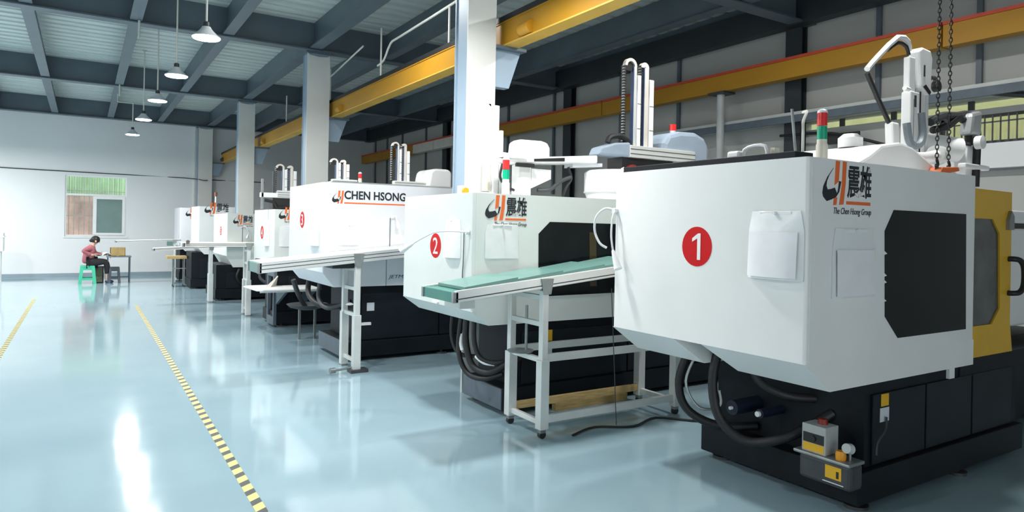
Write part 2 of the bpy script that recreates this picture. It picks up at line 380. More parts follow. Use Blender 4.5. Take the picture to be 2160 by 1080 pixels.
# window in the back wall
wb = thing('window_1', 'sliding window in the end wall, right sash of green tinted glass', None, (0.3, YB + .1, WZ0)); wb['kind'] = 'structure'
yf = YB + .03
M().box(WX0, WX1, yf, yf + .08, WZ0, WZ0 + .05).box(WX0, WX1, yf, yf + .08, WZ1 - .04, WZ1).box(WX0, WX0 + .04, yf, yf + .08, WZ0 + .05, WZ1 - .04).box(WX1 - .04, WX1, yf, yf + .08, WZ0 + .05, WZ1 - .04).box(WX0 + .04, WX1 - .04, yf, yf + .08, 2.345, 2.40).build('frame', PLASTIC, wb)
sx0, sx1 = 0.22, 1.03
sash = M().box(sx0, sx1, yf - .03, yf - .002, 1.21, 1.27).box(sx0, sx1, yf - .03, yf - .002, 2.26, 2.34).box(sx0, sx0 + .09, yf - .03, yf - .002, 1.27, 2.26).box(sx1 - .07, sx1, yf - .03, yf - .002, 1.27, 2.26).build('sash', PLASTIC, wb)
B('pane', TINT, sash, sx0 + .09, sx1 - .07, yf - .02, yf - .012, 1.27, 2.26)
for i in range(12):
    x = WX0 + .1 + i * .125
    if x < 1.0: M().cyl((x, YB + .16, WZ0 + .02), (x, YB + .16, WZ1 - .02), .008, n=6).build('bar', STEEL, wb)
for z in (1.75, 2.48): B('bar_rail', STEEL, wb, WX0 + .04, WX1 - .04, YB + .152, YB + .168, z, z + .02)
B('sill', PLASTIC, wb, WX0 - .03, WX1 + .03, YB - .03, YB + .12, WZ0 - .04, WZ0)
# corrugated fence outside
m = M(); X0, X1 = -1.2, 1.9; prof = []; x = X0
while x < X1:
    prof += [(x, 0), (x + .05, 0), (x + .065, -.03), (x + .11, -.03)]; x += .125
for i in range(len(prof) - 1):
    (a, b), (c, d) = prof[i], prof[i + 1]
    q = [(a, YB + 1.10 + b), (c, YB + 1.10 + d), (c, YB + 1.12 + d), (a, YB + 1.12 + b)]
    m.add([(q[0][0], q[0][1], 0), (q[1][0], q[1][1], 0), (q[1][0], q[1][1], 3.4), (q[0][0], q[0][1], 3.4), (q[3][0], q[3][1], 0), (q[2][0], q[2][1], 0), (q[2][0], q[2][1], 3.4), (q[3][0], q[3][1], 3.4)],
          [(0, 1, 2, 3), (7, 6, 5, 4), (0, 4, 5, 1), (3, 2, 6, 7)])
tag(m.build('corrugated_fence', GREENS), 'green corrugated sheet fence outside the end window', 'fence')
tag(M().box(-1.2, .34, YB + .85, YB + 1.0, 0, 2.35).build('garden_wall', PINKW), 'weathered pinkish masonry wall below the green sheets outside', 'wall')

# ------------------------------------------------------------------ columns and crane beams
col_lab = ['white faced steel column just behind the machine marked 2', 'white faced steel column between the third and fourth machines',
           'white faced steel column furthest down the row before the end wall', 'white faced steel column standing against the end wall']
for (y, x, wd, lb) in ((5.93, 3.20, .325, col_lab[0]), (11.65, 3.19, .385, col_lab[1]), (17.36, 3.13, .37, col_lab[2]), (22.9, 2.97, .40, col_lab[3])):
    t = thing('steel_column', lb, 'column', (x + wd / 2, y + .14, 0), 'columns along the machine row')
    zc = 1.1 if y < 6 else 0
    M().box(x, x + wd, y + .26, y + .28, zc, ZB).box(x + .012, x + wd - .012, y + .02, y + .26, zc, ZB).box(x + .012, x + wd - .012, y + .02, y + .06, 0, zc + .01).build('shaft', COLB, t)
    top = ZB - .03
    M().prism([(x, 0), (x + wd, 0), (x + wd, top), (x + wd * .9, top - .035), (x + wd * .5, top - .05), (x + wd * .1, top - .03), (x, top)], 1, y, y + .02).build('front_flange', COLW, t)
    B('cap_plate', BEAM, t, x - .03, x + wd + .03, y - .03, y + .31, ZB - .03, ZB)
    M().prism([(x + wd, 3.10), (x + wd + .20, 3.10), (x + wd + .34, 3.50), (x + wd, 3.50)], 1, y + .06, y + .16).build('bracket', COLB, t)
    B('bracket_seat', BEAM, t, x + wd, x + wd + .36, y - .02, y + .24, 3.485, 3.515)
cr1 = thing('crane_beam', 'yellow crane runway beam resting on the white columns', 'crane beam', (3.70, 10, 3.515))
M().box(3.615, 3.79, -2, 22.9, 3.515, 3.53).build('bottom_flange', CRANE_BOUNCE, cr1)
M().box(3.635, 3.655, -2, 22.9, 3.53, 3.76).build('web', CRANE, cr1)
B('top_flange', CRANE, cr1, 3.625, 3.78, -2, 22.9, 3.76, 3.775)
B('rail', BLACK, cr1, 3.62, 3.68, -2, 22.9, 3.775, 3.83)
for y in (5.3, 11.0, 16.7, 22.4):
    M().cyl((3.62, y + .12, 3.60), (3.62, y + .30, 3.60), .062, n=14).build('splice_sleeve', CRANE if y < 20 else DGREY, cr1, smooth=True)
cr2 = thing('crane_beam', 'yellow crane runway beam with red top edge along the side wall', 'crane beam', (8.33, 10, 3.80))
segs = [(-3, 3.9, CRANE), (3.92, 9.9, CRANE), (9.92, 15.4, CRANE), (15.42, 17.2, CRWHITE), (17.22, 18.6, CRWHITE), (18.62, 21.0, CRANE), (21.02, 23.0, CRANE)]
for a, b, mm in segs:
    sg = B('beam_segment', mm, cr2, 8.24, 8.42, a, b, 3.80, 4.05, bevel=.004)
    B('red_edge', CRRED, sg, 8.23, 8.43, a, b, 4.05, 4.09)
t = thing('support_pipe', 'pale grey vertical pipe holding up the crane beam', 'pipe', (8.33, 7.15, 0))
M().cyl((8.33, 7.15, 0), (8.33, 7.15, 3.77), .06).build('pipe', mat('pipe_grey', (0.55, 0.57, 0.57), 0.4), t, smooth=True)
B('head_plate', DGREY, t, 8.2, 8.46, 6.98, 7.3, 3.77, 3.80)

# conduits
t = thing('conduit', 'bent white conduit running along the ceiling beside the crane beam', 'conduit', (3.72, 8, 4.1))
CON = mat('conduit_white', (0.74, 0.74, 0.68), 0.5)
M().tube([(3.72, 6.3, 4.40), (3.72, 7.3, 4.34), (3.72, 8.9, 4.31), (3.72, 9.25, 4.29), (3.72, 9.5, 4.10), (3.72, 9.75, 4.06)], .016, sub=3).build('pipe', CON, t, smooth=True)
for y, z1 in ((7.38, 4.32), (9.62, 4.6)): M().cyl((3.72, y, 3.82), (3.72, y, z1), .014, n=8).build('drop_pipe', CON, t, smooth=True)
t = thing('conduit', 'short white conduit beyond the second white column', 'conduit', (3.72, 12.5, 4.1))
M().tube([(3.72, 10.4, 4.5), (3.72, 11.9, 4.33), (3.72, 12.1, 4.31)], .014, sub=1).build('pipe', CON, t, smooth=True)
for y in (12.08, 15.2): M().cyl((3.72, y, 3.82), (3.72, y, 4.45), .014, n=8).build('drop_pipe', CON, t, smooth=True)
for (x, y, z0, lb) in ((.65, 11.5, 4.36, 'short white drop pipe on the nearer ceiling beam'), (.62, 17.2, 4.38, 'short white drop pipe on the farther ceiling beam')):
    m = M().cyl((x, y, z0), (x, y, ZB + .02), .016, n=8)
    tag(m.build('drop_pipe', CON, smooth=True), lb, 'pipe', 'short drop pipes on the ceiling beams')
m = M().tube([(-4, YB - .02, 3.06), (0, YB - .02, 3.02), (2.6, YB - .02, 3.0), (3.1, YB - .5, 2.93), (3.5, YB - .02, 2.98), (5, YB - .02, 2.98)], .014, sub=4)
tag(m.build('wall_cable', DGREY, smooth=True), 'dark cable strung across the end wall above the window', 'cable')
m = M().box(2.88, 2.92, YB - .04, YB, 0.1, ZB)
tag(m.build('wall_conduit', CON), 'vertical conduit on the end wall beside the column', 'conduit')

# ------------------------------------------------------------------ lamps
def pendant(x, y, z, label, watt, group, top=ZD + .04, bend=None):
    t = thing('pendant_lamp', label, 'lamp', (x, y, z), group)
    M().lathe([(.150, 0), (.150, .006), (.115, .035), (.075, .075), (.055, .10), (.045, .12)], (x, y, z), 28).build('shade', SHADE, t, smooth=True)
    M().lathe([(.138, -.012), (.145, -.004), (.145, .001)], (x, y, z), 28).build('diffuser', GLOW, t, smooth=True)
    M().lathe([(.034, .12), (.034, .17), (.02, .18)], (x, y, z), 14).build('socket', DGREY, t, smooth=True)
    st = M()
    if bend: st.tube([(x, y, z + .18), (x, y, bend[2]), bend, (bend[0], y, ZB + .05)], .011, sub=1)
    else: st.cyl((x, y, z + .18), (x, y, top), .011, n=8)
    st.build('stem', CON, t, smooth=True)
    if not bend: B('ceiling_rose', DGREY, t, x - .04, x + .04, y - .04, y + .04, top - .03, top)
    l = bpy.data.lights.new('lamp_light', 'AREA'); l.shape = 'DISK'; l.size = .27; l.energy = watt; l.color = (1.0, 0.995, 0.975)
    lo = bpy.data.objects.new('lamp_light', l); COL.objects.link(lo); lo.parent = t; lo.location = (0, 0, -.02)
    return t
G1 = 'pendant lamps over the aisle'
pendant(1.12, 8.2, 3.70, 'pendant lamp nearest the viewer, brightest of the row', AISLE_W * .8, G1)
pendant(1.07, 10.6, 3.70, 'pendant lamp second nearest of the aisle row', AISLE_W, G1)
pendant(1.03, 13.0, 3.70, 'pendant lamp third from the viewer, middle of the aisle row', AISLE_W, G1)
pendant(0.99, 15.6, 3.70, 'pendant lamp second from the end wall', AISLE_W * 1.4, G1)
pendant(0.95, 18.5, 3.70, 'pendant lamp nearest the end wall, hung from a bent pipe', AISLE_W * 2.0, G1, bend=(.63, 18.5, 4.45))
pendant(1.1, 5.8, 3.70, 'pendant lamp over the aisle beside machine 2', AISLE_W, 'pendant lamps over the near aisle')
pendant(2.65, 4.6, 3.78, 'pendant lamp over the gap between machines 1 and 2', ROW_W, 'pendant lamps over the machine gaps')
pendant(2.65, 7.6, 4.55, 'pendant lamp over the gap behind machine 2', ROW_W * .8, 'pendant lamps over the machine gaps')
pendant(5.4, 5.0, 4.55, 'pendant lamp hung high above the right end of machine 2', RIGHT_W * .9, 'pendant lamps over the machines')
pendant(5.3, 2.7, 4.55, 'pendant lamp hung high above the white hood of machine 1', RIGHT_W * 1.4, 'pendant lamps over the machines')
for y, wt, lab in ((3.0, 1.15, 'pendant lamp over the left bay nearest the viewer'), (6.4, .7, 'second nearest pendant lamp over the left bay'), (9.6, .55, 'third nearest pendant lamp over the left bay'),
                   (12.8, .6, 'pendant lamp over the left bay third from the end wall'), (16.4, 1.2, 'pendant lamp over the left bay second from the end wall'), (20.2, 2.0, 'pendant lamp over the left bay closest to the end wall')):
    pendant(-3.4, y, 3.70, lab, LEFT_W * wt, 'pendant lamps over the left bay')

# ------------------------------------------------------------------ floor tape
tag(M().box(.855, .918, 1.0, 15.0, 0, .0015).build('floor_tape', TAPE), 'yellow and black hazard tape line along the machines', 'tape', 'aisle tape lines')
tag(M().box(-.862, -.80, 3.0, 17.0, 0, .0015).build('floor_tape', TAPE), 'yellow and black hazard tape line at the left edge', 'tape', 'aisle tape lines')

# ------------------------------------------------------------------ machines
GM = 'injection moulding machines in the row'
def rounded(pts, r, n=5):
    out = []
    k = len(pts)
    for i in range(k):
        p = Vector(pts[i]); a = (Vector(pts[i - 1]) - p).normalized(); b = (Vector(pts[(i + 1) % k]) - p).normalized()
        c = p + (a + b) * r
        for j in range(n + 1):
            t = j / n * PI / 2; q = c - (b * math.cos(t) + a * math.sin(t)) * r
            out.append((q.x, q.y))
    return out
def machine(label, x0, y0, y1, z1, zl, zb, xe, body, bx, by0, by1, notch=None, lshape=None, dx=.2, inset=.14):
    """aisle face x0, near face y0, far face y1, top z1, lower edge zl, skirt bottom zb, right end xe; base from bx, by0..by1"""
    t = thing('injection_moulding_machine', label, 'machine', ((x0 + xe) / 2, (y0 + y1) / 2, 0), GM)
    m = M()
    if lshape:
        lx, ly = lshape
        m.prism(rounded([(x0, y0), (xe, y0), (xe, ly), (lx, ly), (lx, y1), (x0, y1)], .02), 2, zl, z1)
    else: m.prism(rounded([(x0, y0), (xe, y0), (xe, y1), (x0, y1)], .02), 2, zl, z1)
    m.build('end_cover', body, t, smooth=True)
    def skirt(ya0, ya1, yb0, yb1, yend):
        # slanted lower skirt: top edge ya0..ya1 at x0, bottom edge yb0..yb1 at x0+dx
        M().hexa([(x0 + dx, yb0, zb), (yend, yb0, zb), (yend, yb1, zb), (x0 + dx, yb1, zb)],
                 [(x0, ya0, zl), (yend, ya0, zl), (yend, ya1, zl), (x0, ya1, zl)]).build('lower_skirt', body, t)
    ylim = lshape[1] if lshape else y1
    if notch:
        skirt(y0, notch[0], y0, notch[0] - .10, xe); skirt(notch[1], y1, notch[1] - .06, y1 - .02, x0 + dx + .25)
    else:
        skirt(y0, y1, y0, y1 - .02, x0 + dx + .2)
        M().box(x0 + dx + .2, xe, y0, ylim, zb, zl).build('lower_skirt', body, t)
    # base
    M().box(bx, xe + .9, by0, by1, .05, .24).build('plinth', NAVY, t, bevel=.006)
    M().box(bx + inset, xe + .9, by0 + .05, by1 - .03, .24, zb + (.05 if not notch else .0)).build('bed', NAVY, t)
    n = 3; wx = (xe + .8 - bx - .2) / n
    for i in range(n): B('side_panel', NAVY2, t, bx + .2 + i * wx + .01, bx + .2 + (i + 1) * wx - .01, by0 + .035, by0 + .05, .25, zb - .1, bevel=.004)
    for (fx, fy) in ((bx + .12, by0 + .08), (bx + .12, by1 - .1), (bx + 1.3, by0 + .06)):
        M().cyl((fx, fy, 0), (fx, fy, .02), .07).cyl((fx, fy, .02), (fx, fy, .06), .02).build('levelling_foot', DGREY, t, smooth=True)
    return t

def pane_shape(t, pts, y, name='window', material=GLASS_D, d=.004):
    return M().prism(pts, 1, y - d, y).build(name, material, t)

def hose(t, pts, r=.03, m=BLACK): M().tube(pts, r, n=10, sub=6).build('hose', m, t, smooth=True)

def signal_tower(t, x, y, z, s=1.0, green=True):
    b = M().cyl((x, y, z), (x, y, z + .10 * s), .030 * s, n=16).cyl((x, y, z + .10 * s), (x, y, z + .125 * s), .026 * s, n=16).build('signal_tower', CREAM, t, smooth=True)
    zz = z + .125 * s
    if green:
        M().cyl((x, y, zz), (x, y, zz + .07 * s), .026 * s, n=16).build('green_lens', GREENL, b, smooth=True); zz += .073 * s
    M().cyl((x, y, zz), (x, y, zz + .07 * s), .026 * s, n=16).build('red_lens', REDL, b, smooth=True)
    M().lathe([(.027 * s, 0), (.025 * s, .012 * s), (.01 * s, .022 * s)], (x, y, zz + .07 * s), 16).build('cap', PLASTIC, b, smooth=True)

# --- machine 1
t = m1 = machine('large white machine with the red number 1 and a yellow sliding door', 3.26, 2.2, 3.75, 2.06, .945, .775, 5.14, WHITE, 3.85, 2.24, 3.43, notch=(2.92, 3.15), dx=.23)
pane_shape(t, [(4.104, 1.798), (4.996, 1.797), (5.02, 1.024), (4.173, 1.025), (4.027, 1.162), (4.009, 1.671)], 2.2)
for z in (1.53, 1.40, 1.36, 1.25): M().prism([(4.0, z), (4.03, z + .006), (4.0, z + .022)], 1, 2.192, 2.2).build('torn_seal', DECALW, t)
logo(t, 3.385, 2.2, 1.795, .475)
number_decal(t, 3.26, 2.967, 1.552, .243, '1', 1.03)
B('corner_strip', WHITE, t, 3.29, 3.31, 2.197, 2.2, .95, 2.055)
M().box(3.29, 3.45, 2.30, 3.70, 2.06, 2.10).build('top_strip', NAVY, t, bevel=.004)
dr = M()
dr.prism([(5.12, 1.985), (5.815, 1.98), (5.815, 1.775), (5.12, 1.775)], 1, 2.25, 2.29)
dr.prism([(5.517, 1.775), (5.815, 1.775), (5.815, 1.02), (5.526, 1.02), (5.648, 1.129), (5.626, 1.671)], 1, 2.25, 2.29)
dr.prism([(5.12, 1.02), (5.815, 1.02), (5.86, .80), (5.12, .80)], 1, 2.25, 2.29)
door = dr.build('sliding_door', YELLOW, t)
M().prism([(5.12, 1.775), (5.517, 1.775), (5.626, 1.671), (5.648, 1.129), (5.526, 1.02), (5.12, 1.02)], 1, 2.262, 2.272).build('door_pane', GLASS_M, door)
M().tube([(5.775, 2.26, 1.485), (5.785, 2.22, 1.487), (5.83, 2.195, 1.475), (5.865, 2.185, 1.42), (5.865, 2.185, 1.30), (5.83, 2.195, 1.245), (5.785, 2.22, 1.235), (5.775, 2.26, 1.235)], .020, n=10).build('handle', BLACK, door, smooth=True)
M().prism([(5.72, 1.70), (5.80, 1.70), (5.80, 1.80), (5.76, 1.84), (5.72, 1.77)], 1, 2.225, 2.25).build('latch', STEEL, door)
B('carriage_rail', NAVY, t, 5.14, 7.6, 2.28, 2.62, .66, .795, bevel=.006)
B('injection_bed', NAVY2, t, 5.75, 7.6, 2.62, 3.5, .05, .795)
B('injection_cover', WHITE, t, 5.90, 7.6, 2.42, 3.3, .93, 1.72, bevel=.02)
M().box(5.86, 7.6, 2.40, 3.3, 1.76, 1.86).build('cover_rail', PLASTIC, t, bevel=.01)
M().box(5.86, 7.6, 2.43, 3.3, 1.72, 1.76).build('cover_gap', BLACK, t)
M().prism([(5.14, 2.0), (5.9, 2.0), (5.9, 2.04), (5.6, 2.16), (5.3, 2.17), (5.0, 2.28), (4.84, 2.30), (4.6, 2.26), (4.45, 2.18), (4.25, 2.10), (4.25, 2.06), (5.14, 2.06)], 1, 2.55, 3.45).build('top_hood', PLASTIC, t, bevel=.03)
M().lathe([(.085, 0), (.085, .07), (.05, .10)], (4.80, 2.9, 2.29), 20).build('hood_dome', PLASTIC, t, smooth=True)
signal_tower(t, 3.62, 2.36, 2.06, 1.08)
M().tube([(3.44, 2.36, 2.06), (3.44, 2.36, 2.22), (3.47, 2.38, 2.29), (3.56, 2.42, 2.36), (3.64, 2.50, 2.375)], .008).build('cable_conduit', CON, t, smooth=True)
M().cyl((3.44, 2.40, 2.06), (3.42, 2.42, 2.36), .008).build('top_rod', STEEL, t, smooth=True)
pl = near_plane(4.13, 2.274, .50); mm = M(); poly(mm, [(0, .0), (.10, 0), (.10, .085), (0, .085)], pl); mm.build('pale_label', LABELW, t)
pl = near_plane(4.14, 2.274, .595); mm = M(); poly(mm, [(0, 0), (.085, 0), (.085, .075), (0, .075)], pl); mm.build('yellow_label', LABELY, t)
B('sensor_tab', WHITE, t, 4.86, 4.93, 2.22, 2.24, .70, .775)
M().tube([(4.18, 2.26, .53), (4.15, 2.25, .46), (4.05, 2.24, .40), (4.02, 2.23, .33)], .007).build('thin_cable', DGREY, t, smooth=True)
hose(t, [(3.62, 3.32, .86), (3.56, 3.38, .60), (3.60, 3.34, .40), (3.75, 3.2, .30), (3.98, 3.05, .30)], .03)
hose(t, [(3.62, 3.06, .92), (3.56, 3.08, .68), (3.58, 3.04, .42), (3.66, 2.88, .29), (3.78, 2.66, .36), (4.0, 2.50, .52)], .032)
hose(t, [(3.75, 2.95, .86), (3.74, 2.85, .68), (3.84, 2.72, .60), (4.02, 2.62, .58)], .03)
hose(t, [(3.58, 3.22, .84), (3.50, 3.26, .62), (3.56, 3.2, .45), (3.68, 3.12, .46), (3.7, 3.14, .56)], .010, STEEL)
B('manifold', STEEL, t, 3.60, 3.80, 3.02, 3.20, .80, .945)
for vy, vx, vr in ((3.05, 3.72, .05), (2.86, 3.76, .03)): M().cyl((3.99, vy, .46), (vx, vy, .46), vr).build('valve', mat('valve_blue', (0.008, 0.014, 0.035), 0.5), t, smooth=True)
for vx, vy, vz, vr in ((3.735, 2.86, .46, .018), (3.70, 3.05, .46, .012)): M().lathe([(vr, 0), (vr, .02)], (vx, vy, vz), 12, axis=0).build('valve_cap', PLASTIC, t, smooth=True)

# lubricator hung on machine 1
lb = thing('lubricator', 'small grey and yellow lubrication pump on the base of machine 1', 'pump', (3.78, 2.37, .18))
M().box(3.72, 3.85, 2.21, 2.54, .165, .315).build('tank', DGREY, lb, bevel=.02)
M().box(3.69, 3.85, 2.20, 2.56, .315, .335).build('tray', STEEL, lb, bevel=.006)
M().box(3.71, 3.84, 2.36, 2.515, .335, .50).build('motor_box', mat('pump_grey', (0.42, 0.43, 0.42), 0.4), lb, bevel=.004)
pl = aisle_plane(3.71, 2.505, .345)
mm = M(); poly(mm, [(0, 0), (.135, 0), (.135, .045), (0, .045)], pl); mm.build('yellow_band', LABELY, lb)
mm = M(); poly(mm, [(0, .048), (.135, .048), (.135, .105), (0, .105)], pl); mm.build('dark_plate', BLACK, lb)
M().cyl((3.708, 2.44, .42), (3.70, 2.44, .42), .018).build('gauge_knob', BLACK, lb, smooth=True)
mm = M(); poly(mm, [(0, 0), (.10, 0), (.10, .075), (0, .075)], aisle_plane(3.72, 2.365, .215)); mm.build('yellow_plate', LABELY, lb)
mm = M(); poly(mm, [(.07, .01), (.085, .01), (.085, .05), (.07, .05)], aisle_plane(3.718, 2.365, .215)); mm.build('plate_symbol', INK, lb)
B('white_line', DECALW, lb, 3.716, 3.72, 2.25, 2.38, .19, .194)
M().lathe([(.028, 0), (.03, .03), (.024, .05)], (3.745, 2.285, .335), 16).build('filler_cap', AMBER, lb, smooth=True)
M().cyl((3.78, 2.25, .40), (3.74, 2.25, .41), .032, .028).build('pressure_gauge', mat('gauge_glass', (0.55, 0.57, 0.57), 0.15), lb, smooth=True)
M().cyl((3.78, 2.25, .335), (3.78, 2.25, .40), .008).build('gauge_stem', STEEL, lb, smooth=True)
M().lathe([(.03, 0), (.025, .03)], (3.79, 2.43, .50), 12).build('red_cap', mat('dull_red', (0.25, 0.02, 0.01), 0.5), lb, smooth=True)

# --- machine 2
t = machine('white machine with the red number 2 behind the green conveyor', 2.72, 4.9, 6.32, 1.935, .945, .82, 6.3, WHITE_G, 3.11, 5.0, 5.72, lshape=(3.14, 5.86), dx=.17)
pane_shape(t, [(3.504, 1.707), (4.75, 1.70), (4.75, 1.05), (3.47, 1.046), (3.391, 1.16), (3.384, 1.60)], 4.9)
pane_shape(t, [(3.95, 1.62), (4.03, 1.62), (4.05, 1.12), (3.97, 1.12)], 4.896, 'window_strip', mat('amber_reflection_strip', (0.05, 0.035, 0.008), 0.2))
logo(t, 2.835, 4.9, 1.695, .42)
number_decal(t, 2.72, 5.59, 1.472, .225, '2')
M().box(2.80, 2.95, 4.95, 6.2, 1.935, 1.945).build('top_strip', WHITE_G, t)
B('corner_strip', WHITE_G, t, 2.75, 2.765, 4.897, 4.9, .95, 1.93)
B('chamfer_seam', WHITE, t, 2.70, 2.73, 5.50, 5.62, .95, .965)
signal_tower(t, 3.27, 5.28, 1.935, 1.25)
hose(t, [(2.98, 5.72, .86), (2.96, 5.70, .62), (3.0, 5.62, .46), (3.12, 5.5, .44)], .02)
hose(t, [(2.98, 5.45, .86), (2.95, 5.40, .60), (2.98, 5.32, .40), (3.05, 5.15, .36), (3.15, 5.0, .46), (3.3, 4.98, .52)], .03)
hose(t, [(3.0, 5.34, .86), (2.97, 5.28, .62), (3.0, 5.20, .48), (3.1, 5.06, .46), (3.2, 5.02, .52)], .022)
hose(t, [(2.97, 5.52, .86), (2.93, 5.5, .52), (2.96, 5.4, .33), (3.02, 5.2, .30), (3.14, 5.06, .36)], .024)
hose(t, [(2.985, 5.26, .50), (3.02, 5.18, .455), (3.08, 5.10, .45)], .026, PLASTIC)
hose(t, [(2.96, 5.50, .66), (2.945, 5.48, .58), (2.95, 5.46, .52)], .02, PLASTIC)
for y in (5.78, 5.70, 5.52, 5.42): M().cyl((2.98, y, .80), (2.98, y, .86), .022).build('hose_fitting', ALUP, t, smooth=True)
mm = M(); poly(mm, [(0, 0), (.15, 0), (.15, .14), (0, .14)], near_plane(3.50, 5.034, .47)); mm.build('pale_label', LABELW, t)
mm = M(); poly(mm, [(0, 0), (.15, 0), (.15, .10), (0, .10)], near_plane(3.50, 5.034, .62)); mm.build('yellow_label', LABELY, t)
B('base_slot', BLACK, t, 3.105, 3.11, 5.42, 5.46, .10, .22)
B('grey_front', SLATE, t, 3.10, 3.12, 5.02, 5.71, .05, .235, bevel=.004)
# small yellow rotary switch box on the column side
b = thing('rotary_switch', 'small white box with a yellow knob beside the first column', 'switch', (3.06, 5.7, 1.93))
B('box', PLASTIC, b, 3.01, 3.11, 5.66, 5.74, 1.935, 2.04, bevel=.006)
M().cyl((3.05, 5.66, 1.99), (3.05, 5.63, 1.99), .034, .03).build('knob', AMBER, b, smooth=True)

# --- machine 3
t = machine('tall white machine with long dark lettering underlined in orange', 2.35, 7.8, 9.35, 2.14, 1.085, .91, 5.2, WHITE_B, 2.66, 7.86, 8.92, dx=.14)
logo(t, 2.445, 7.8, 1.885, .30, latin=True)
number_decal(t, 2.35, 8.70, 1.70, .20, '3', 1.05)
B('panel_seam', SLATE, t, 3.13, 3.136, 7.797, 7.8, .91, 1.30)
mm = M(); text_shape(mm, 'JETMASTER', near_plane(3.16, 7.8, .985), .44, .055, shear=.3); mm.build('model_lettering', BLUEINK, t)
mm = M(); poly(mm, [(0, 0), (.095, 0), (.095, .10), (0, .10)], near_plane(2.93, 7.894, .60)); mm.build('pale_label', LABELW, t)
M().box(2.5, 4.4, 8.0, 9.2, 2.14, 2.17).build('top_tray', STEEL, t, bevel=.01)
M().prism([(3.95, 2.17), (4.32, 2.17), (4.32, 2.40), (4.27, 2.44), (4.05, 2.44), (4.0, 2.40)], 1, 8.4, 8.9).build('top_hood', PLASTIC, t, bevel=.03)
signal_tower(t, 3.03, 8.5, 2.14, .9, green=False)
hose(t, [(2.55, 9.0, .98), (2.50, 8.9, .75), (2.55, 8.6, .62), (2.75, 8.3, .62)], .035)
hose(t, [(2.6, 8.7, .95), (2.55, 8.6, .7), (2.6, 8.35, .6), (2.8, 8.1, .7)], .028, DGREY)
B('grey_front', SLATE, t, 2.645, 2.66, 7.9, 8.9, .05, .24)

# --- machine 4
t = machine('white machine with a red number beside the small white work table', 2.53, 11.0, 12.45, 1.87, .98, .90, 5.2, WHITE_G, 2.58, 11.04, 11.9, lshape=(3.10, 11.62), dx=.12, inset=.03)
logo(t, 2.60, 11.0, 1.69, .40)
number_decal(t, 2.53, 11.82, 1.49, .22, '4')
M().box(2.55, 2.60, 11.02, 11.08, .03, .88).box(2.55, 2.60, 11.42, 11.48, .03, .88).box(2.55, 2.60, 11.08, 11.42, .03, .16).box(2.55, 2.60, 11.08, 11.42, .80, .88).build('end_frame', SLATE, t, bevel=.004)
hose(t, [(2.6, 12.2, .9), (2.58, 12.1, .7), (2.7, 11.9, .6)], .03)

# --- machines 5 to 7
t = machine('white machine behind the posts of the long white conveyor', 2.54, 15.2, 16.9, 1.84, .94, .70, 5.2, WHITE_G, 2.34, 15.22, 16.5, dx=.14, inset=.02)
logo(t, 2.66, 15.2, 1.595, .40); number_decal(t, 2.54, 15.92, 1.46, .2, '5')
hose(t, [(2.8, 15.18, .66), (2.75, 15.15, .5), (2.85, 15.2, .35), (3.1, 15.25, .33)], .03)
t = machine('white machine second from the end wall, emblem near its top edge', 2.38, 18.1, 19.5, 2.03, 1.0, .85, 5.2, WHITE, 2.22, 18.12, 19.2, dx=.14, inset=.02)
logo(t, 2.50, 18.1, 1.83, .56)
t = machine('white machine closest to the end wall', 2.24, 20.6, 22.0, 2.03, .98, .83, 5.2, WHITE_B, 2.24, 20.65, 21.7, dx=.14, inset=.02)
logo(t, 2.37, 20.6, 1.76, .5)

# ------------------------------------------------------------------ pouches, paper, gooseneck lamps
def sleeve(label, place, w, h, puff, paper=True, group='document pouches on the machines', flap=.22):
    o = place(w / 2, 0, 0); t = thing('document_pouch', label, 'pouch', tuple(o), group)
    def f(u, v):
        k = 1 - abs(2 * u - 1) ** 3; taper = 1 - .12 * max(0, (v - .72) / .28)
        d = .006 + puff * k * (1 - v) ** .6 + .002 * math.sin(9 * u + 5 * v)
        return place(w * (.5 + (u - .5) * taper), h * v, d)
    M().grid(f, 12, 14).build('sleeve', SLEEVE, t, smooth=True)
    m = M()   # closed bottom and sides
    n = 12
    bot = [f(i / n, 0) for i in range(n + 1)]; back = [place(w * i / n, 0, .001) for i in range(n + 1)]
    m.add(bot + back, [[i, i + 1, n + 2 + i, n + 1 + i] for i in range(n)])
    for u in (0, 1):
        a = [f(u, j / n) for j in range(n + 1)]; b = [Vector(p) for p in a]
        b = [place(w * (.5 + (u - .5) * (1 - .12 * max(0, (j / n - .72) / .28))), h * j / n, .001) for j in range(n + 1)]
        m.add(a + b, [[i, i + 1, n + 2 + i, n + 1 + i] for i in range(n)])
    m.build('gusset', SLEEVE, t, smooth=True)
    if paper:
        def g(u, v):
            d = .010 + puff * (1 - abs(2 * (.1 + .8 * u) - 1) ** 3) * (1 - v * .66) ** .6 + .004
            return place(w * (.05 + .88 * u), h * (.03 + .66 * v), d)
        M().grid(g, 10, 8).build('paper', PAPER, t, smooth=True)
    m = M(); poly(m, [(w * .22, h * .95), (w * .78, h * .95), (w * .78, h * .985), (w * .22, h * .985)], place, .012); m.build('hook_strip', PLASTIC, t)
    m = M().cyl(place(w / 2, h * .97, .01), place(w / 2, h * .97, .03), .010); m.build('hook', PLASTIC, t, smooth=True)
sleeve('bulging clear pouch of papers on the face beside the number 1', aisle_plane(3.26, 2.57, 1.39), .355, .38, .05)
sleeve('clear pouch with folded paper under the large emblem of machine 1', near_plane(3.485, 2.2, 1.29), .42, .39, .02)
sleeve('crumpled clear pouch beside the number 2', aisle_plane(2.72, 5.40, 1.38), .30, .33, .06, paper=False)
sleeve('flat clear pouch under the emblem of machine 2', near_plane(2.84, 4.9, 1.386), .33, .29, .008, paper=False)
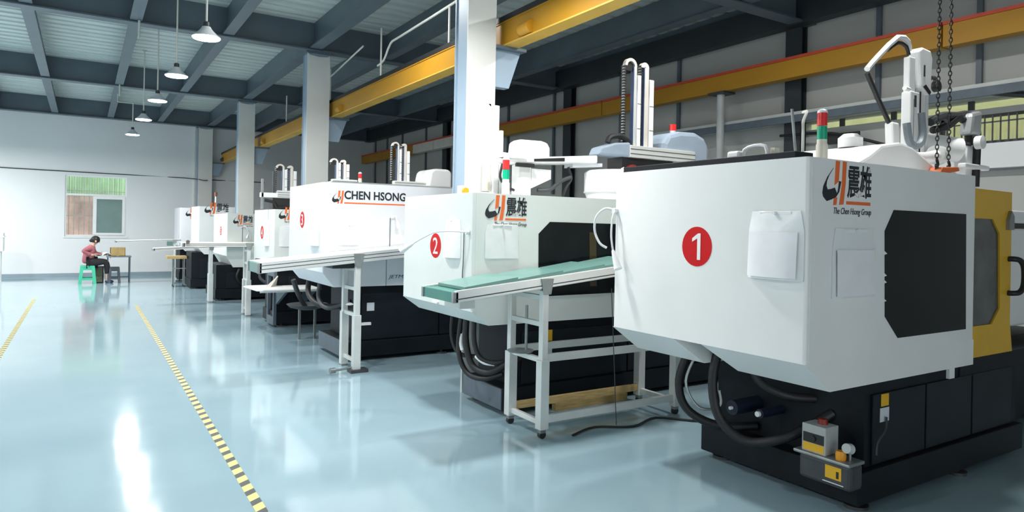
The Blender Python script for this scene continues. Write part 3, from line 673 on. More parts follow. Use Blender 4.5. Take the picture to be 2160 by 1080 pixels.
sleeve('clear pouch on the aisle face of the tall third machine', aisle_plane(2.35, 8.30, 1.39), .36, .31, .06, paper=False)
sleeve('clear pouch on the near face of the tall third machine', near_plane(2.53, 7.8, 1.40), .26, .25, .012)
sleeve('clear pouch on the aisle face of machine 4', aisle_plane(2.53, 11.62, 1.28), .34, .38, .06, paper=False)
sleeve('clear pouch below the emblem of machine 4', near_plane(2.62, 11.0, 1.28), .3, .33, .02, paper=False)
def gooseneck(label, pts, head, tip, cord=None):
    t = thing('gooseneck_lamp', label, 'lamp', pts[0], 'gooseneck lamps on the machines')
    M().lathe([(.022, -.015), (.022, .015)], pts[0], 14, axis=0).build('clamp', PLASTIC, t, smooth=True)
    M().tube(pts + [head], .007, n=8).build('neck', PLASTIC, t, smooth=True)
    h, p = Vector(head), Vector(tip)
    M().tube([h, h.lerp(p, .25), h.lerp(p, .6), p], .01, n=12, rs=(.010, .030)).build('head', PLASTIC, t, smooth=True)
    if cord: M().tube(cord, .004, n=6).build('cord', DGREY, t, smooth=True)
gooseneck('white gooseneck lamp drooping at the far edge of the machine 1 face', [(3.245, 3.735, 1.785), (3.21, 3.72, 1.72), (3.20, 3.715, 1.60)], (3.205, 3.70, 1.50), (3.20, 3.635, 1.37),
          cord=None)
gn = bpy.data.objects['gooseneck_lamp']
M().tube([(3.245, 3.735, 1.79), (3.21, 3.80, 1.80), (3.17, 3.85, 1.74), (3.165, 3.86, 1.64), (3.18, 3.82, 1.55), (3.215, 3.78, 1.515)], .009, n=8).build('cord', PLASTIC, gn, smooth=True)
gooseneck('white gooseneck lamp reaching across the number 2', [(2.70, 4.96, 1.605), (2.60, 5.02, 1.61), (2.50, 5.14, 1.60), (2.42, 5.22, 1.55)], (2.36, 5.28, 1.50), (2.27, 5.34, 1.43), cord=[(2.71, 5.03, 1.60), (2.71, 5.035, 1.35), (2.71, 5.045, 1.25), (2.71, 5.04, 1.05)])
gooseneck('white gooseneck lamp on the near face of the tall third machine', [(3.20, 7.79, 1.75), (3.23, 7.74, 1.76), (3.22, 7.72, 1.72)], (3.235, 7.71, 1.70), (3.25, 7.70, 1.62), cord=[(3.17, 7.79, 1.74), (3.17, 7.79, 1.3)])
gooseneck('white gooseneck lamp on the near face of machine 5', [(2.83, 15.19, 1.55), (2.9, 15.1, 1.57), (2.95, 15.1, 1.45)], (2.95, 15.1, 1.40), (2.93, 15.1, 1.32), cord=[(2.85, 15.19, 1.55), (2.85, 15.19, 1.2)])

# ------------------------------------------------------------------ conveyors
def conveyor(label, xa, za, xb, zb, y0, y1, legs, belt, rail, h=.09, endmat=GREENB, fold=False, leg_w=.055, casters=True, rungs=(.0,), frame=None):
    """belt from (xa, za) up to (xb, zb), between y0 and y1; legs: list of x"""
    t = thing('belt_conveyor', label, 'conveyor', ((xa + xb) / 2, (y0 + y1) / 2, 0), 'belt conveyors between the machines')
    sl = (zb - za) / (xb - xa)
    zz = lambda x: za + sl * (x - xa)
    for y, w in ((y0, .035), (y1 - .035, .035)):
        a = [(xa, za - h), (xb, zb - h), (xb, zb), (xa, za)]
        r = M().prism(a, 1, y, y + w).build('side_rail', rail, t, bevel=.004)
        for q in ((.33, .66) if not fold else (.72,)):
            g = [(xa, za - h * q - .004), (xb, zb - h * q - .004), (xb, zb - h * q + .004), (xa, za - h * q + .004)]
            yy = y - .001 if y == y0 else y + w
            M().prism(g, 1, yy, yy + .001).build('groove', DGREY, r)
    M().prism([(xa + .02, za - h * .8), (xb, zb - h * .8), (xb, zb - .012), (xa + .02, za - .012)], 1, y0 + .035, y1 - .035).build('belt', belt, t)
    M().prism([(xa - .012, za - h), (xa + .03, za - h), (xa + .03, za - .006), (xa - .012, za - .006)], 1, y0 + .02, y1 - .02).build('end_cap', endmat, t, bevel=.006)
    for y in (y0, y1 - .03): M().box(xa - .02, xa + .02, y, y + .03, za - h, za - .01).build('end_bracket', STEEL, t)
    if fold:
        n = 5
        for i in range(n):
            a = xa + .10 + i * (xb - xa - .15) / n; b = a + (xb - xa) / n * .98
            M().hexa([(a, y0 + .05, zz(a) - .01), (b, y0 + .03, zz(b) - .01), (b, y1 - .05, zz(b) - .01), (a, y1 - .05, zz(a) - .01)],
                     [(a, y0 + .05, zz(a) + .012), (b, y0 + .03, zz(b) + .03), (b, y1 - .05, zz(b) + .03), (a, y1 - .05, zz(a) + .012)]).build('belt_flap', GREENBL, t)
    for lx in legs:
        zt = zz(lx) - h
        for y in (y0 + .01, y1 - .01 - leg_w):
            M().box(lx - leg_w / 2, lx + leg_w / 2, y, y + leg_w, .07 if casters else .02, zt - .02).build('leg', ALUP, t, bevel=.004)
            lw = leg_w * .72
            M().box(lx - leg_w / 2 - .012, lx + leg_w / 2 + .012, y - .010, y + leg_w + .010, .075 if casters else .02, zt * .52).build('leg_sleeve', ALUP, t, bevel=.003)
            if casters:
                c = M().box(lx - .025, lx + .025, y + .005, y + leg_w - .005, .045, .08).build('caster', STEEL, t)
                M().cyl((lx, y + .01, .03), (lx, y + leg_w - .01, .03), .03).build('wheel', BLACK, c, smooth=True)
            else:
                M().box(lx - leg_w * .6, lx + leg_w * .6, y - .01, y + leg_w + .01, 0, .02).build('foot', STEEL, t)
        for z in (.10, zt * .50, zt * .74, zt - .10):
            M().box(lx - .018, lx + .018, y0 + leg_w, y1 - leg_w, z, z + .04).build('rung', ALUP, t, bevel=.003)
        M().prism([(lx - .06, zt + h * .9), (lx + .06, zt + h * .9), (lx + .05, zt + .03), (lx + .035, zt - .05), (lx - .035, zt - .05), (lx - .05, zt + .03)], 1, y0 - .012, y0).build('clamp_plate', STEEL, t, bevel=.003)
    return t, zz
t, zz = conveyor('green belt conveyor standing before machine 2', 2.26, 1.185, 4.55, 1.42, 4.30, 4.84, (3.06, 4.52), GREENB, mat('bright_rail', (0.86, 0.86, 0.84), 0.22, 0.5, var=.03), h=.085, fold=True)
for y in (4.32, 4.78):
    B('long_rail', ALUP, t, 3.09, 4.49, y, y + .03, .60, .66); B('low_rail', WOOD if y > 4.5 else ALUP, t, 3.09, 4.49, y, y + .035, .12, .18)
M().cyl((3.06, 4.58, .62), (3.06, 4.58, 1.02), .012).build('screw_rod', STEEL, t, smooth=True)
M().lathe([(.02, 0), (.10, .012), (.11, .025), (.02, .03)], (3.02, 4.60, .63), 18).build('hand_wheel', STEEL, t, smooth=True)
M().box(2.42, 2.56, 4.55, 4.80, 1.02, 1.10).build('drive_box', ALUP, t, bevel=.006)
t, zz = conveyor('aluminium conveyor standing before the tall third machine', 1.54, 1.24, 3.6, 1.435, 7.28, 7.78, (2.60,), WBELT, ALU, h=.115, endmat=GREENBL, leg_w=.06, casters=False)
M().tube([(2.54, 7.29, .06), (2.42, 7.28, .05), (2.34, 7.27, .05)], .012, sub=1).cyl((2.35, 7.27, .05), (2.29, 7.265, .05), .03).build('brake_pedal', STEEL, t, smooth=True)
B('foot_plate', DGREY, t, 2.52, 2.72, 7.24, 7.38, 0, .035)
M().lathe([(.02, 0), (.05, .01), (.02, .03)], (2.60, 7.56, .72), 14).build('hand_knob', PLASTIC, t, smooth=True)
B('stub_bar', ALUP, t, 2.63, 2.76, 7.29, 7.32, .52, .55)
M().box(2.32, 2.57, 7.33, 7.74, 1.16, 1.22).build('motor', BLACK, t, bevel=.01)
t, zz = conveyor('flat white conveyor passing behind machine 4 on twin posts', 1.42, 1.295, 3.15, 1.30, 12.52, 12.90, (2.47,), WBELT, mat('white_rail', (0.82, 0.79, 0.74), 0.45, var=.02), h=.07, endmat=WBELT, leg_w=.06, casters=False)
M().cyl((1.48, 12.5, 1.31), (1.48, 12.46, 1.31), .03).build('end_knob', mat('brown_knob', (.16, .11, .10), .5), t, smooth=True)
t, zz = conveyor('white conveyor sloping out from machine 5 into the aisle', 1.17, 1.115, 2.9, 1.22, 14.98, 15.18, (2.22,), WBELT, mat('white_rail', (0.82, 0.79, 0.74), 0.45), h=.055, endmat=WBELT, leg_w=.06, casters=False)
t, zz = conveyor('thin white conveyor nearest the end wall', .70, 1.13, 2.2, 1.175, 19.95, 20.25, (2.05,), WBELT, ALUP, h=.05, endmat=STEEL, leg_w=.04, casters=False)
B('control_box', mat('green_box', (.10, .20, .17), .5), t, 1.86, 2.0, 19.93, 19.95, 1.0, 1.12)
t, zz = conveyor('low white conveyor behind the third machine', 2.05, 1.16, 3.6, 1.24, 9.62, 9.92, (3.4,), WBELT, ALU, h=.07, endmat=DGREY, leg_w=.05, casters=False)

# ------------------------------------------------------------------ work table, trolley, plank, cable
t = thing('work_table', 'small white topped table with rounded corners beside machine 4', 'table', (2.65, 10.75, 0))
ztab = .665
pts = [(2.16, 10.40), (2.24, 10.32), (3.10, 10.32), (3.10, 10.99), (2.52, 10.99), (2.52, 11.18), (2.20, 11.18), (2.11, 11.10)]
M().prism(pts, 2, ztab - .025, ztab).build('table_top', PLASTIC, t, bevel=.008)
B('top_rim', ALUP, t, 2.2, 3.08, 10.335, 10.355, ztab - .045, ztab - .024)
for x in (2.60, 3.02):
    M().prism([(10.38, ztab - .025), (11.04, ztab - .025), (11.04, ztab - .30), (11.00, ztab - .30), (10.42, ztab - .06)], 0, x - .02, x + .02).build('support_arm', SLATE, t)
t = thing('cardboard_flap', 'folded pale card standing on the white work table', 'card', (2.45, 10.9, ztab))
M().hexa([(2.36, 10.75, ztab), (2.44, 10.75, ztab), (2.58, 11.0, ztab), (2.50, 11.0, ztab)], [(2.54, 10.86, .80), (2.56, 10.86, .80), (2.60, 10.95, .82), (2.58, 10.95, .82)]).build('flap', mat('pale_card', (.72, .68, .60), .8), t)
t = thing('parts_tray', 'dark round drip tray hanging beside the white work table', 'tray', (2.86, 9.55, .42))
M().lathe([(.10, .42), (.24, .455), (.29, .50), (.28, .50), (.23, .465), (.10, .432)], (2.73, 9.75, 0), 24).build('bowl', DGREY, t, smooth=True)
M().tube([(2.50, 9.66, .86), (2.58, 9.70, .66), (2.70, 9.75, .46)], .035).build('chute', DGREY, t, smooth=True)
for x in (2.62, 2.84): B('post', STEEL, t, x - .015, x + .015, 9.735, 9.765, 0, .45)
t = thing('trolley', 'light trolley with a wooden board top near the end wall', 'trolley', (2.05, 18.9, 0))
B('board', WOOD, t, 1.76, 2.205, 18.75, 19.1, .71, .78, bevel=.004)
for x in (1.92, 2.16):
    for y in (18.78, 19.05):
        M().cyl((x, y, .05), (x, y, .71), .014, n=8).build('leg', STEEL, t, smooth=True); M().cyl((x - .01, y, .028), (x + .01, y, .028), .028, n=12).build('wheel', BLACK, t, smooth=True)
B('cross_rail', STEEL, t, 1.88, 2.19, 18.77, 18.79, .46, .48)
tag(M().box(3.62, 4.48, 4.92, 4.98, 0, .07).build('wooden_plank', WOOD, bevel=.004), 'narrow wooden plank on the floor under the green conveyor', 'plank')
m = M().tube([(3.30, 4.25, .012), (3.6, 4.34, .012), (3.9, 4.20, .012), (4.25, 4.3, .012), (4.5, 4.05, .012), (4.62, 4.15, .012)], .010, n=6)
tag(m.build('floor_cable', BLACK, smooth=True), 'black cable lying on the floor between machines 1 and 2', 'cable')
m = M().cyl((3.78, 4.28, .02), (3.70, 4.28, 1.16), .004, n=6)
tag(m.build('hanging_wire', DGREY, smooth=True), 'thin dark wire hanging from the green conveyor to the floor', 'wire')

# ------------------------------------------------------------------ robots on the machines
def drag_chain(m, x, y, z0, z1, w=.03, pitch=.034):
    z = z0
    while z < z1:
        m.box(x - w / 2, x + w / 2, y - .022, y + .022, z, z + pitch * .62); z += pitch
def twin_robot(label, x, y, zb, zt, beam, s=1.0, gap=.21, rail_len=.9, chain=True, group='take-out robots on the machines'):
    """two telescopic arms with chain loops on a traverse beam"""
    t = thing('take_out_robot', label, 'robot', (x, y, zb), group)
    M().box(x - .2 * s, x + .55 * s, y - .08, y + .16, beam, zb).build('pedestal', BLACK, t)
    r = M().box(x - .12 * s, x + rail_len, y - .12, y - .02, zb, zb + .13 * s).build('traverse_beam', ALUP, t, bevel=.006)
    for q in (.035, .085): B('groove', DGREY, r, x - .12 * s, x + rail_len, y - .122, y - .12, zb + q * s, zb + (q + .008) * s)
    cream = mat('loop_cream', (.66, .62, .56), .4)
    arms = ((-.13, 0.0, .04, .045, .095, .84), (.10, .155, .215, .222, .285, .83))
    for k, (ch, i0, i1, o0, o1, fr) in enumerate(arms):
        zi = zb + .13 * s; top = zt - (.02 * s if k else 0)
        ch, i0, i1, o0, o1 = (x + q * s for q in (ch, i0, i1, o0, o1))
        r0 = (i1 - ch) / 2; cx = (i1 + ch) / 2
        a = M().box(i0, i1, y - .025, y + .02, zi, top - r0).build('inner_arm', ALUP if k == 0 else cream, t, bevel=.004)
        B('arm_gap_shade', BLUEINK, a, i0 - .012 * s, i0, y - .02, y + .02, zi, top - r0)  # dark strip put in for the shade beside the arm
        b = M().box(o0, o1, y - .035, y + .015, zi, zb + (top - zb) * fr).build('outer_arm', PLASTIC, t, bevel=.006)
        for q in (.3, .55): B('joint_line', DGREY, b, o0, o1, y - .0365, y - .035, zb + (top - zb) * q, zb + (top - zb) * q + .006)
        lp = M(); n = 12; th = (i1 - i0) * .8
        for i in range(n):
            t0, t1 = PI * i / n, PI * (i + 1) / n
            lp.prism([(cx + r0 * math.cos(t0), top - r0 + r0 * math.sin(t0)), (cx + r0 * math.cos(t1), top - r0 + r0 * math.sin(t1)),
                      (cx + (r0 - th) * math.cos(t1), top - r0 + (r0 - th) * math.sin(t1)), (cx + (r0 - th) * math.cos(t0), top - r0 + (r0 - th) * math.sin(t0))], 1, y - .025, y + .02)
        lp.build('chain_loop', cream, t, smooth=True)
        M().prism([(cx - r0 * .95, top - r0 * 1.6), (cx + r0 * .3, top - r0 * 1.6), (cx + r0 * .5, top - r0 * .7), (cx, top - r0 * .45), (cx - r0 * .7, top - r0 * .6)], 1, y - .012, y + .012).build('loop_filler', BLACK, t)
        if chain:
            B('chain_spine', ALUP, t, ch - .010 * s, ch + .010 * s, y - .015, y + .015, zi, top - r0)
            dc = M(); drag_chain(dc, ch, y, zi, top - r0, w=.036 * s, pitch=.03); dc.build('drag_chain', BLACK, t)['kind'] = 'stuff'
    return t
tr = twin_robot('tall twin arm robot with drag chains rising behind machine 1', 5.00, 5.5, 2.42, 3.50, 1.935, s=1.0, rail_len=.86)
M().prism([(4.46, 2.42), (4.9, 2.42), (4.9, 2.58), (4.70, 2.56), (4.50, 2.50)], 1, 5.40, 5.58).build('end_housing', COVERB, tr, bevel=.02)
M().tube([(4.62, 5.45, 2.56), (4.66, 5.45, 2.62), (4.80, 5.45, 2.64), (4.92, 5.45, 2.58)], .03).build('cable_guard', BLACK, tr, smooth=True)
for rx in (4.90, 5.10): M().cyl((rx, 5.42, 2.29), (rx, 5.34, 2.29), .048).build('red_coupling', mat('dull_red', (.25, .02, .01), .5), tr, smooth=True)
M().tube([(4.80, 5.44, 2.22), (4.82, 5.42, 2.30), (4.98, 5.40, 2.22), (5.0, 5.40, 2.32)], .014).build('air_hose', PLASTIC, tr, smooth=True)
t = thing('motor_cover', 'blue grey fabric cover over a motor behind machine 1', 'cover', (5.75, 5.5, 1.935))
prof = [(5.40, 2.36), (6.14, 2.36), (6.14, 2.62), (6.06, 2.73), (5.92, 2.78), (5.66, 2.77), (5.48, 2.72), (5.41, 2.62)]
M().prism(prof, 1, 5.42, 5.85).build('cover', COVERB, t, bevel=.05)
B('stand', DGREY, t, 5.48, 6.06, 5.46, 5.82, 1.935, 2.37)
M().cyl((5.72, 5.6, 2.76), (5.72, 5.6, 2.80), .035).build('beacon_foot', PLASTIC, t, smooth=True)
M().cyl((5.72, 5.6, 2.80), (5.72, 5.6, 2.87), .04).build('red_beacon', REDL, t, smooth=True)

# second robot of machine 2: white box head on a flat swing arm
t = thing('take_out_robot', 'white swing arm robot with a rounded box head above machine 2', 'robot', (3.6, 5.45, 1.935), 'take-out robots on the machines')
M().box(3.48, 3.62, 5.38, 5.52, 1.935, 2.26).build('post', PLASTIC, t, bevel=.012)
M().prism([(3.62, 2.03), (3.85, 2.13), (3.85, 2.22), (3.62, 2.22)], 1, 5.38, 5.41).build('gusset', PLASTIC, t)
M().hexa([(3.22, 5.34, 2.24), (4.40, 5.34, 2.32), (4.50, 5.54, 2.32), (3.22, 5.56, 2.24)], [(3.22, 5.34, 2.29), (4.40, 5.34, 2.40), (4.50, 5.54, 2.40), (3.22, 5.56, 2.29)]).build('swing_arm', PLASTIC, t, bevel=.015)
M().hexa([(4.1, 5.36, 2.26), (4.48, 5.36, 2.29), (4.48, 5.5, 2.29), (4.1, 5.5, 2.26)], [(4.1, 5.36, 2.30), (4.48, 5.36, 2.325), (4.48, 5.5, 2.325), (4.1, 5.5, 2.30)]).build('arm_tip', LABELW, t)
M().hexa([(3.62, 5.335, 2.285), (3.98, 5.335, 2.31), (3.98, 5.345, 2.31), (3.62, 5.345, 2.285)], [(3.62, 5.335, 2.31), (3.98, 5.335, 2.345), (3.98, 5.345, 2.345), (3.62, 5.345, 2.31)]).build('arm_slot', BLACK, t)
M().prism([(3.47, 2.28), (3.88, 2.30), (3.88, 2.44), (3.85, 2.49), (3.78, 2.505), (3.54, 2.50), (3.49, 2.47)], 1, 5.44, 5.60).build('box_head', PLASTIC, t, bevel=.02)
M().hexa([(3.25, 5.32, 2.30), (3.52, 5.32, 2.30), (3.52, 5.5, 2.30), (3.25, 5.5, 2.30)], [(3.25, 5.32, 2.345), (3.52, 5.32, 2.335), (3.52, 5.5, 2.335), (3.25, 5.5, 2.345)]).build('plate_stack', PLASTIC, t, bevel=.004)
B('black_rail', BLACK, t, 3.42, 3.62, 5.33, 5.36, 2.225, 2.26)
M().tube([(3.72, 5.42, 2.02), (3.85, 5.40, 2.03), (3.98, 5.38, 2.12), (4.08, 5.36, 2.16)], .02).build('air_hose', DGREY, t, smooth=True)
M().tube([(4.06, 5.38, 2.26), (4.10, 5.38, 2.15), (4.02, 5.36, 2.05), (3.98, 5.36, 1.95)], .013).build('air_hose', BLACK, t, smooth=True)
M().tube([(3.28, 5.36, 2.24), (3.25, 5.35, 2.12), (3.30, 5.34, 2.04), (3.40, 5.34, 2.0)], .013).build('air_hose', BLACK, t, smooth=True)
t = thing('take_out_robot', 'slim white twin upright next to the first column above machine 2', 'robot', (3.36, 5.7, 1.935), 'take-out robots on the machines')
M().box(3.36, 3.42, 5.66, 5.74, 1.935, 2.84).build('inner_arm', PLASTIC, t, bevel=.006)
M().box(3.43, 3.47, 5.66, 5.74, 1.935, 2.60).build('outer_arm', PLASTIC, t, bevel=.005)
M().box(3.27, 3.345, 5.68, 5.73, 2.0, 2.86).build('back_arm', CREAM, t, bevel=.01)
M().prism([(3.27, 2.86), (3.35, 2.80), (3.36, 2.90), (3.33, 2.95), (3.27, 2.96)], 1, 5.68, 5.73).build('chain_loop', PLASTIC, t, bevel=.01)
t = thing('hopper', 'low white round hopper behind the far top corner of machine 1', 'hopper', (4.6, 5.35, 1.935))
M().lathe([(.29, 0), (.33, .10), (.33, .29), (.31, .31), (.05, .32)], (4.62, 5.30, 1.935), 32).build('body', PLASTIC, t, smooth=True)
M().lathe([(.335, .085), (.335, .10)], (4.62, 5.30, 1.935), 32).build('rim', LABELW, t, smooth=True)
# machine 3 and 4 robots
twin_robot('twin arm robot above the tall third machine right of centre', 3.58, 8.6, 2.17, 2.78, 2.165, s=.62, gap=.13, rail_len=.4)
twin_robot('small twin upright at the left end of the tall third machine', 2.74, 8.6, 2.15, 2.50, 2.14, s=.6, gap=.11, rail_len=.25, chain=False)
M4R = twin_robot('grey and white twin arm robot above machine 4', 2.74, 11.4, 2.08, 2.62, 1.87, s=.8, gap=.09, rail_len=.3)
M().box(2.38, 2.86, 11.30, 11.36, 2.06, 2.14).build('side_beam', PLASTIC, M4R, bevel=.01)
M().box(2.40, 2.43, 11.30, 11.36, 1.875, 2.36).build('end_post', STEEL, M4R)
M().box(2.58, 2.62, 11.33, 11.37, 2.12, 2.50).build('slim_arm', DGREY, M4R)
M().tube([(2.45, 11.32, 2.02), (2.6, 11.3, 1.98), (2.65, 11.3, 1.90), (2.8, 11.3, 1.92)], .025).build('cable_bundle', BLACK, M4R, smooth=True)
t = thing('signal_post', 'short brown signal post on the machine second from the end wall', 'signal', (2.8, 18.4, 2.03))
M().cyl((2.8, 18.4, 2.03), (2.8, 18.4, 2.30), .02).build('post', PLASTIC, t, smooth=True); M().cyl((2.8, 18.4, 2.30), (2.8, 18.4, 2.40), .035).build('lens', mat('brown_lens', (.25, .10, .06), .4), t, smooth=True)

# robot of machine 1
t = thing('take_out_robot', 'large white robot with a folding arm on top of machine 1', 'robot', (5.5, 2.8, 2.06), 'take-out robots on the machines')
y = 2.8
M().box(5.36, 5.445, y - .03, y + .02, 2.70, 3.03).build('front_arm', PLASTIC, t, bevel=.008)
M().box(5.355, 5.485, y - .045, y + .03, 2.28, 2.76).build('front_arm_sleeve', PLASTIC, t, bevel=.008)
B('arm_slot', DGREY, t, 5.405, 5.43, y - .050, y - .045, 2.64, 2.73)
B('arm_seam', STEEL, t, 5.395, 5.400, y - .047, y - .045, 2.32, 2.70)
M().cyl((5.35, y - .03, 2.77), (5.29, y - .03, 2.775), .018).build('stop_pin', PLASTIC, t, smooth=True)
B('shadow_gap', BLACK, t, 5.50, 5.545, y + .03, y + .06, 2.14, 2.98)  # black strip put in for the shade between arm and column
M().box(5.55, 5.60, y + .01, y + .06, 2.10, 2.92).build('main_column', ALUP, t, bevel=.008)
M().box(5.605, 5.665, y + .0, y + .05, 2.10, 2.80).build('column_face', PLASTIC, t, bevel=.006)
B('column_gap_shade', BLACK, t, 5.598, 5.607, y + .005, y + .02, 2.10, 2.80)  # black strip painted as shade where the column parts meet
M().prism([(5.54, 2.82), (5.66, 2.76), (5.69, 2.80), (5.71, 3.06), (5.68, 3.12), (5.55, 3.13), (5.50, 3.10)], 1, y - .03, y + .06).build('column_head', PLASTIC, t, bevel=.015)
M().box(5.565, 5.585, y - .034, y - .03, 2.90, 2.99).build('head_slot', DGREY, t)
M().prism([(5.56, 2.82), (5.66, 2.765), (5.68, 2.79), (5.60, 2.84)], 1, y - .034, y - .03).build('head_shadow_lip', BLACK, t)  # black sliver painted as shade along the head's lower edge
M().box(5.70, 5.74, y + .01, y + .06, 2.14, 2.80).build('rear_arm', PLASTIC, t, bevel=.01)
B('rear_gap_shade', BLACK, t, 5.672, 5.698, y + .02, y + .05, 2.14, 2.82)  # black strip painted as shade in front of the rear arm
M().tube([(5.70, y, 2.80), (5.705, y, 2.90), (5.76, y, 2.92), (5.81, y, 2.92), (5.82, y, 2.86)], .016, sub=2).build('head_cable', DGREY, t, smooth=True)
M().lathe([(.02, -.03), (.045, -.02), (.045, .02), (.02, .03)], (5.83, y, 2.86), 12, axis=1).build('head_motor', BLACK, t, smooth=True)
M().tube([(5.40, y, 3.08), (5.38, y, 3.15), (5.24, y, 3.16), (4.98, y, 2.98), (4.83, y, 2.86)], .022, sub=2).build('elbow_link', PLASTIC, t, smooth=True)
M().tube([(5.40, y, 3.05), (5.36, y, 3.11), (5.24, y, 3.12), (5.10, y, 3.04)], .014, sub=2).build('link_cable', BLACK, t, smooth=True)
M().tube([(4.83, y, 2.83), (4.98, y, 2.66), (5.17, y, 2.46)], .018, sub=1).build('lower_link', BLACK, t, smooth=True)
M().hexa([(5.14, y - .04, 2.27), (5.24, y - .04, 2.24), (5.24, y + .03, 2.24), (5.14, y + .03, 2.27)], [(5.12, y - .04, 2.50), (5.21, y - .04, 2.50), (5.21, y + .03, 2.50), (5.12, y + .03, 2.50)]).build('wrist_guard', PLASTIC, t, bevel=.015)
M().tube([(5.48, y - .06, 2.60), (5.49, y - .07, 2.42), (5.42, y - .07, 2.34), (5.30, y - .07, 2.36), (5.27, y - .06, 2.50)], .028).build('cable_loop', mat('loop_grey', (.20, .24, .27), .5), t, smooth=True)
M().tube([(5.06, y - .1, 2.22), (5.4, y - .12, 2.24), (5.66, y - .10, 2.28)], .045, n=12).build('drive_shaft', PLASTIC, t, smooth=True)
M().lathe([(.05, -.05), (.075, -.04), (.075, .03), (.045, .05)], (5.66, y - .10, 2.28), 16, axis=0).build('drive_hub', ALUP, t, smooth=True)
M().box(5.40, 5.95, y - .02, y + .3, 2.06, 2.16).build('mount', DGREY, t, bevel=.01)
M().tube([(5.24, y, 2.24), (5.30, y, 2.18), (5.36, y, 2.14)], .02).build('cable', BLACK, t, smooth=True)
# gripper unit to the right
t = thing('feed_unit', 'white feed unit with black hoses at the right end of machine 1', 'feeder', (6.13, 2.75, 2.06))
M().cyl((5.83, 2.95, 2.40), (6.10, 2.75, 2.36), .11, .10, n=20).build('barrel', PLASTIC, t, smooth=True)
M().hexa([(6.10, 2.70, 2.06), (6.22, 2.70, 2.06), (6.22, 2.80, 2.06), (6.10, 2.80, 2.06)], [(6.14, 2.70, 2.40), (6.26, 2.70, 2.40), (6.26, 2.80, 2.40), (6.14, 2.80, 2.40)]).build('bracket', PLASTIC, t, bevel=.01)
M().lathe([(.02, -.06), (.055, -.05), (.055, .0)], (6.20, 2.66, 2.42), 18, axis=1).build('pulley', PLASTIC, t, smooth=True)
M().box(5.98, 6.40, 2.64, 2.70, 2.20, 2.24).build('cross_bar', PLASTIC, t, bevel=.01)
M().tube([(5.74, 2.8, 2.56), (5.88, 2.78, 2.62), (6.08, 2.76, 2.64), (6.24, 2.74, 2.66), (6.32, 2.72, 2.56), (6.30, 2.70, 2.42)], .035).build('hose', DGREY, t, smooth=True)
M().tube([(5.78, 2.8, 2.50), (5.93, 2.76, 2.54), (6.08, 2.74, 2.62), (6.18, 2.72, 2.56), (6.16, 2.70, 2.40)], .03).build('hose', BLACK, t, smooth=True)
M().hexa([(6.10, 2.66, 2.48), (6.30, 2.66, 2.48), (6.30, 2.76, 2.48), (6.10, 2.76, 2.48)], [(6.14, 2.66, 2.66), (6.32, 2.66, 2.70), (6.32, 2.76, 2.70), (6.14, 2.76, 2.66)]).build('elbow_cover', mat('light_steel', (.50, .52, .54), .3, .5), t, bevel=.03)
M().cyl((6.24, 2.68, 2.06), (6.26, 2.68, 2.44), .03).build('hose', BLACK, t, smooth=True)

# chains with the orange block
lk = M()
n = 12
ring = [Vector((.010 * math.cos(2 * PI * i / n) , 0, .020 * math.sin(2 * PI * i / n))) for i in range(n)]
k = 5; vv = []; ff = []
for i in range(n):
    c = ring[i]; o = c.normalized()
    for j in range(k):
        a = 2 * PI * j / k; vv.append(c + o * (.0042 * math.cos(a)) + Vector((0, .0042 * math.sin(a), 0)))
for i in range(n):
    for j in range(k): ff.append([i * k + j, i * k + (j + 1) % k, ((i + 1) % n) * k + (j + 1) % k, ((i + 1) % n) * k + j])
for idx, (cx, lab) in enumerate(((5.23, 'black hoist chain on the left above machine 1'), (5.40, 'black hoist chain on the right above machine 1'))):
    t = thing('hoist_chain', lab, 'chain', (cx, 2.5, 2.20), 'hoist chains above machine 1')
    if idx == 0:
        lm = M(); lm.add(vv, ff); src = lm.build('link', BLACK, None, smooth=True, origin=(0, 0, 0)); src.parent = t; src.location = (0, 0, 0)
    z = 0.0; i = 0
    while z < 2.42:
        if not (idx == 0 and i == 0): link_copy(src, (0, 0, z), t, (0, 0, PI / 2 * (i % 2) + .5))
        z += .031; i += 1
    M().tube([(cx, 2.5, 2.20), (cx + .016, 2.5, 2.17), (cx, 2.5, 2.145), (cx - .012, 2.5, 2.16)], .010).build('hook', BLACK, t, smooth=True)
t = thing('lifting_bar', 'orange lifting block hanging from the two chains', 'lifting bar', (5.34, 2.5, 2.10))
M().prism([(5.19, 2.105), (5.23, 2.145), (5.46, 2.160), (5.48, 2.13), (5.25, 2.095)], 1, 2.455, 2.545).build('block', ORANGEB, t, bevel=.008)
for cx in (5.23, 5.40): M().cyl((cx, 2.5, 2.12), (cx, 2.5, 2.17), .012).build('shackle', BLACK, t, smooth=True)
t = thing('bracket_sign', 'small dark plate on a bracket on the side wall', 'sign', (8.6, 5.3, 2.85))
M().box(8.55, 8.58, 5.05, 5.55, 2.86, 3.0).build('plate', BLACK, t); B('arm', DGREY, t, 8.58, 8.74, 5.28, 5.32, 2.92, 2.95)
t = thing('valve_block', 'small white valve and handle frame on the top edge of machine 1', 'valve', (3.5, 2.75, 2.10))
M().tube([(3.40, 2.74, 2.10), (3.40, 2.73, 2.15), (3.40, 2.66, 2.17), (3.40, 2.58, 2.16), (3.40, 2.565, 2.10)], .011, sub=2).build('handle', PLASTIC, t, smooth=True)
M().box(3.36, 3.42, 2.74, 2.83, 2.10, 2.145).build('body', PLASTIC, t, bevel=.012)
B('tag', CREAM, t, 3.42, 3.46, 2.53, 2.56, 2.10, 2.15)

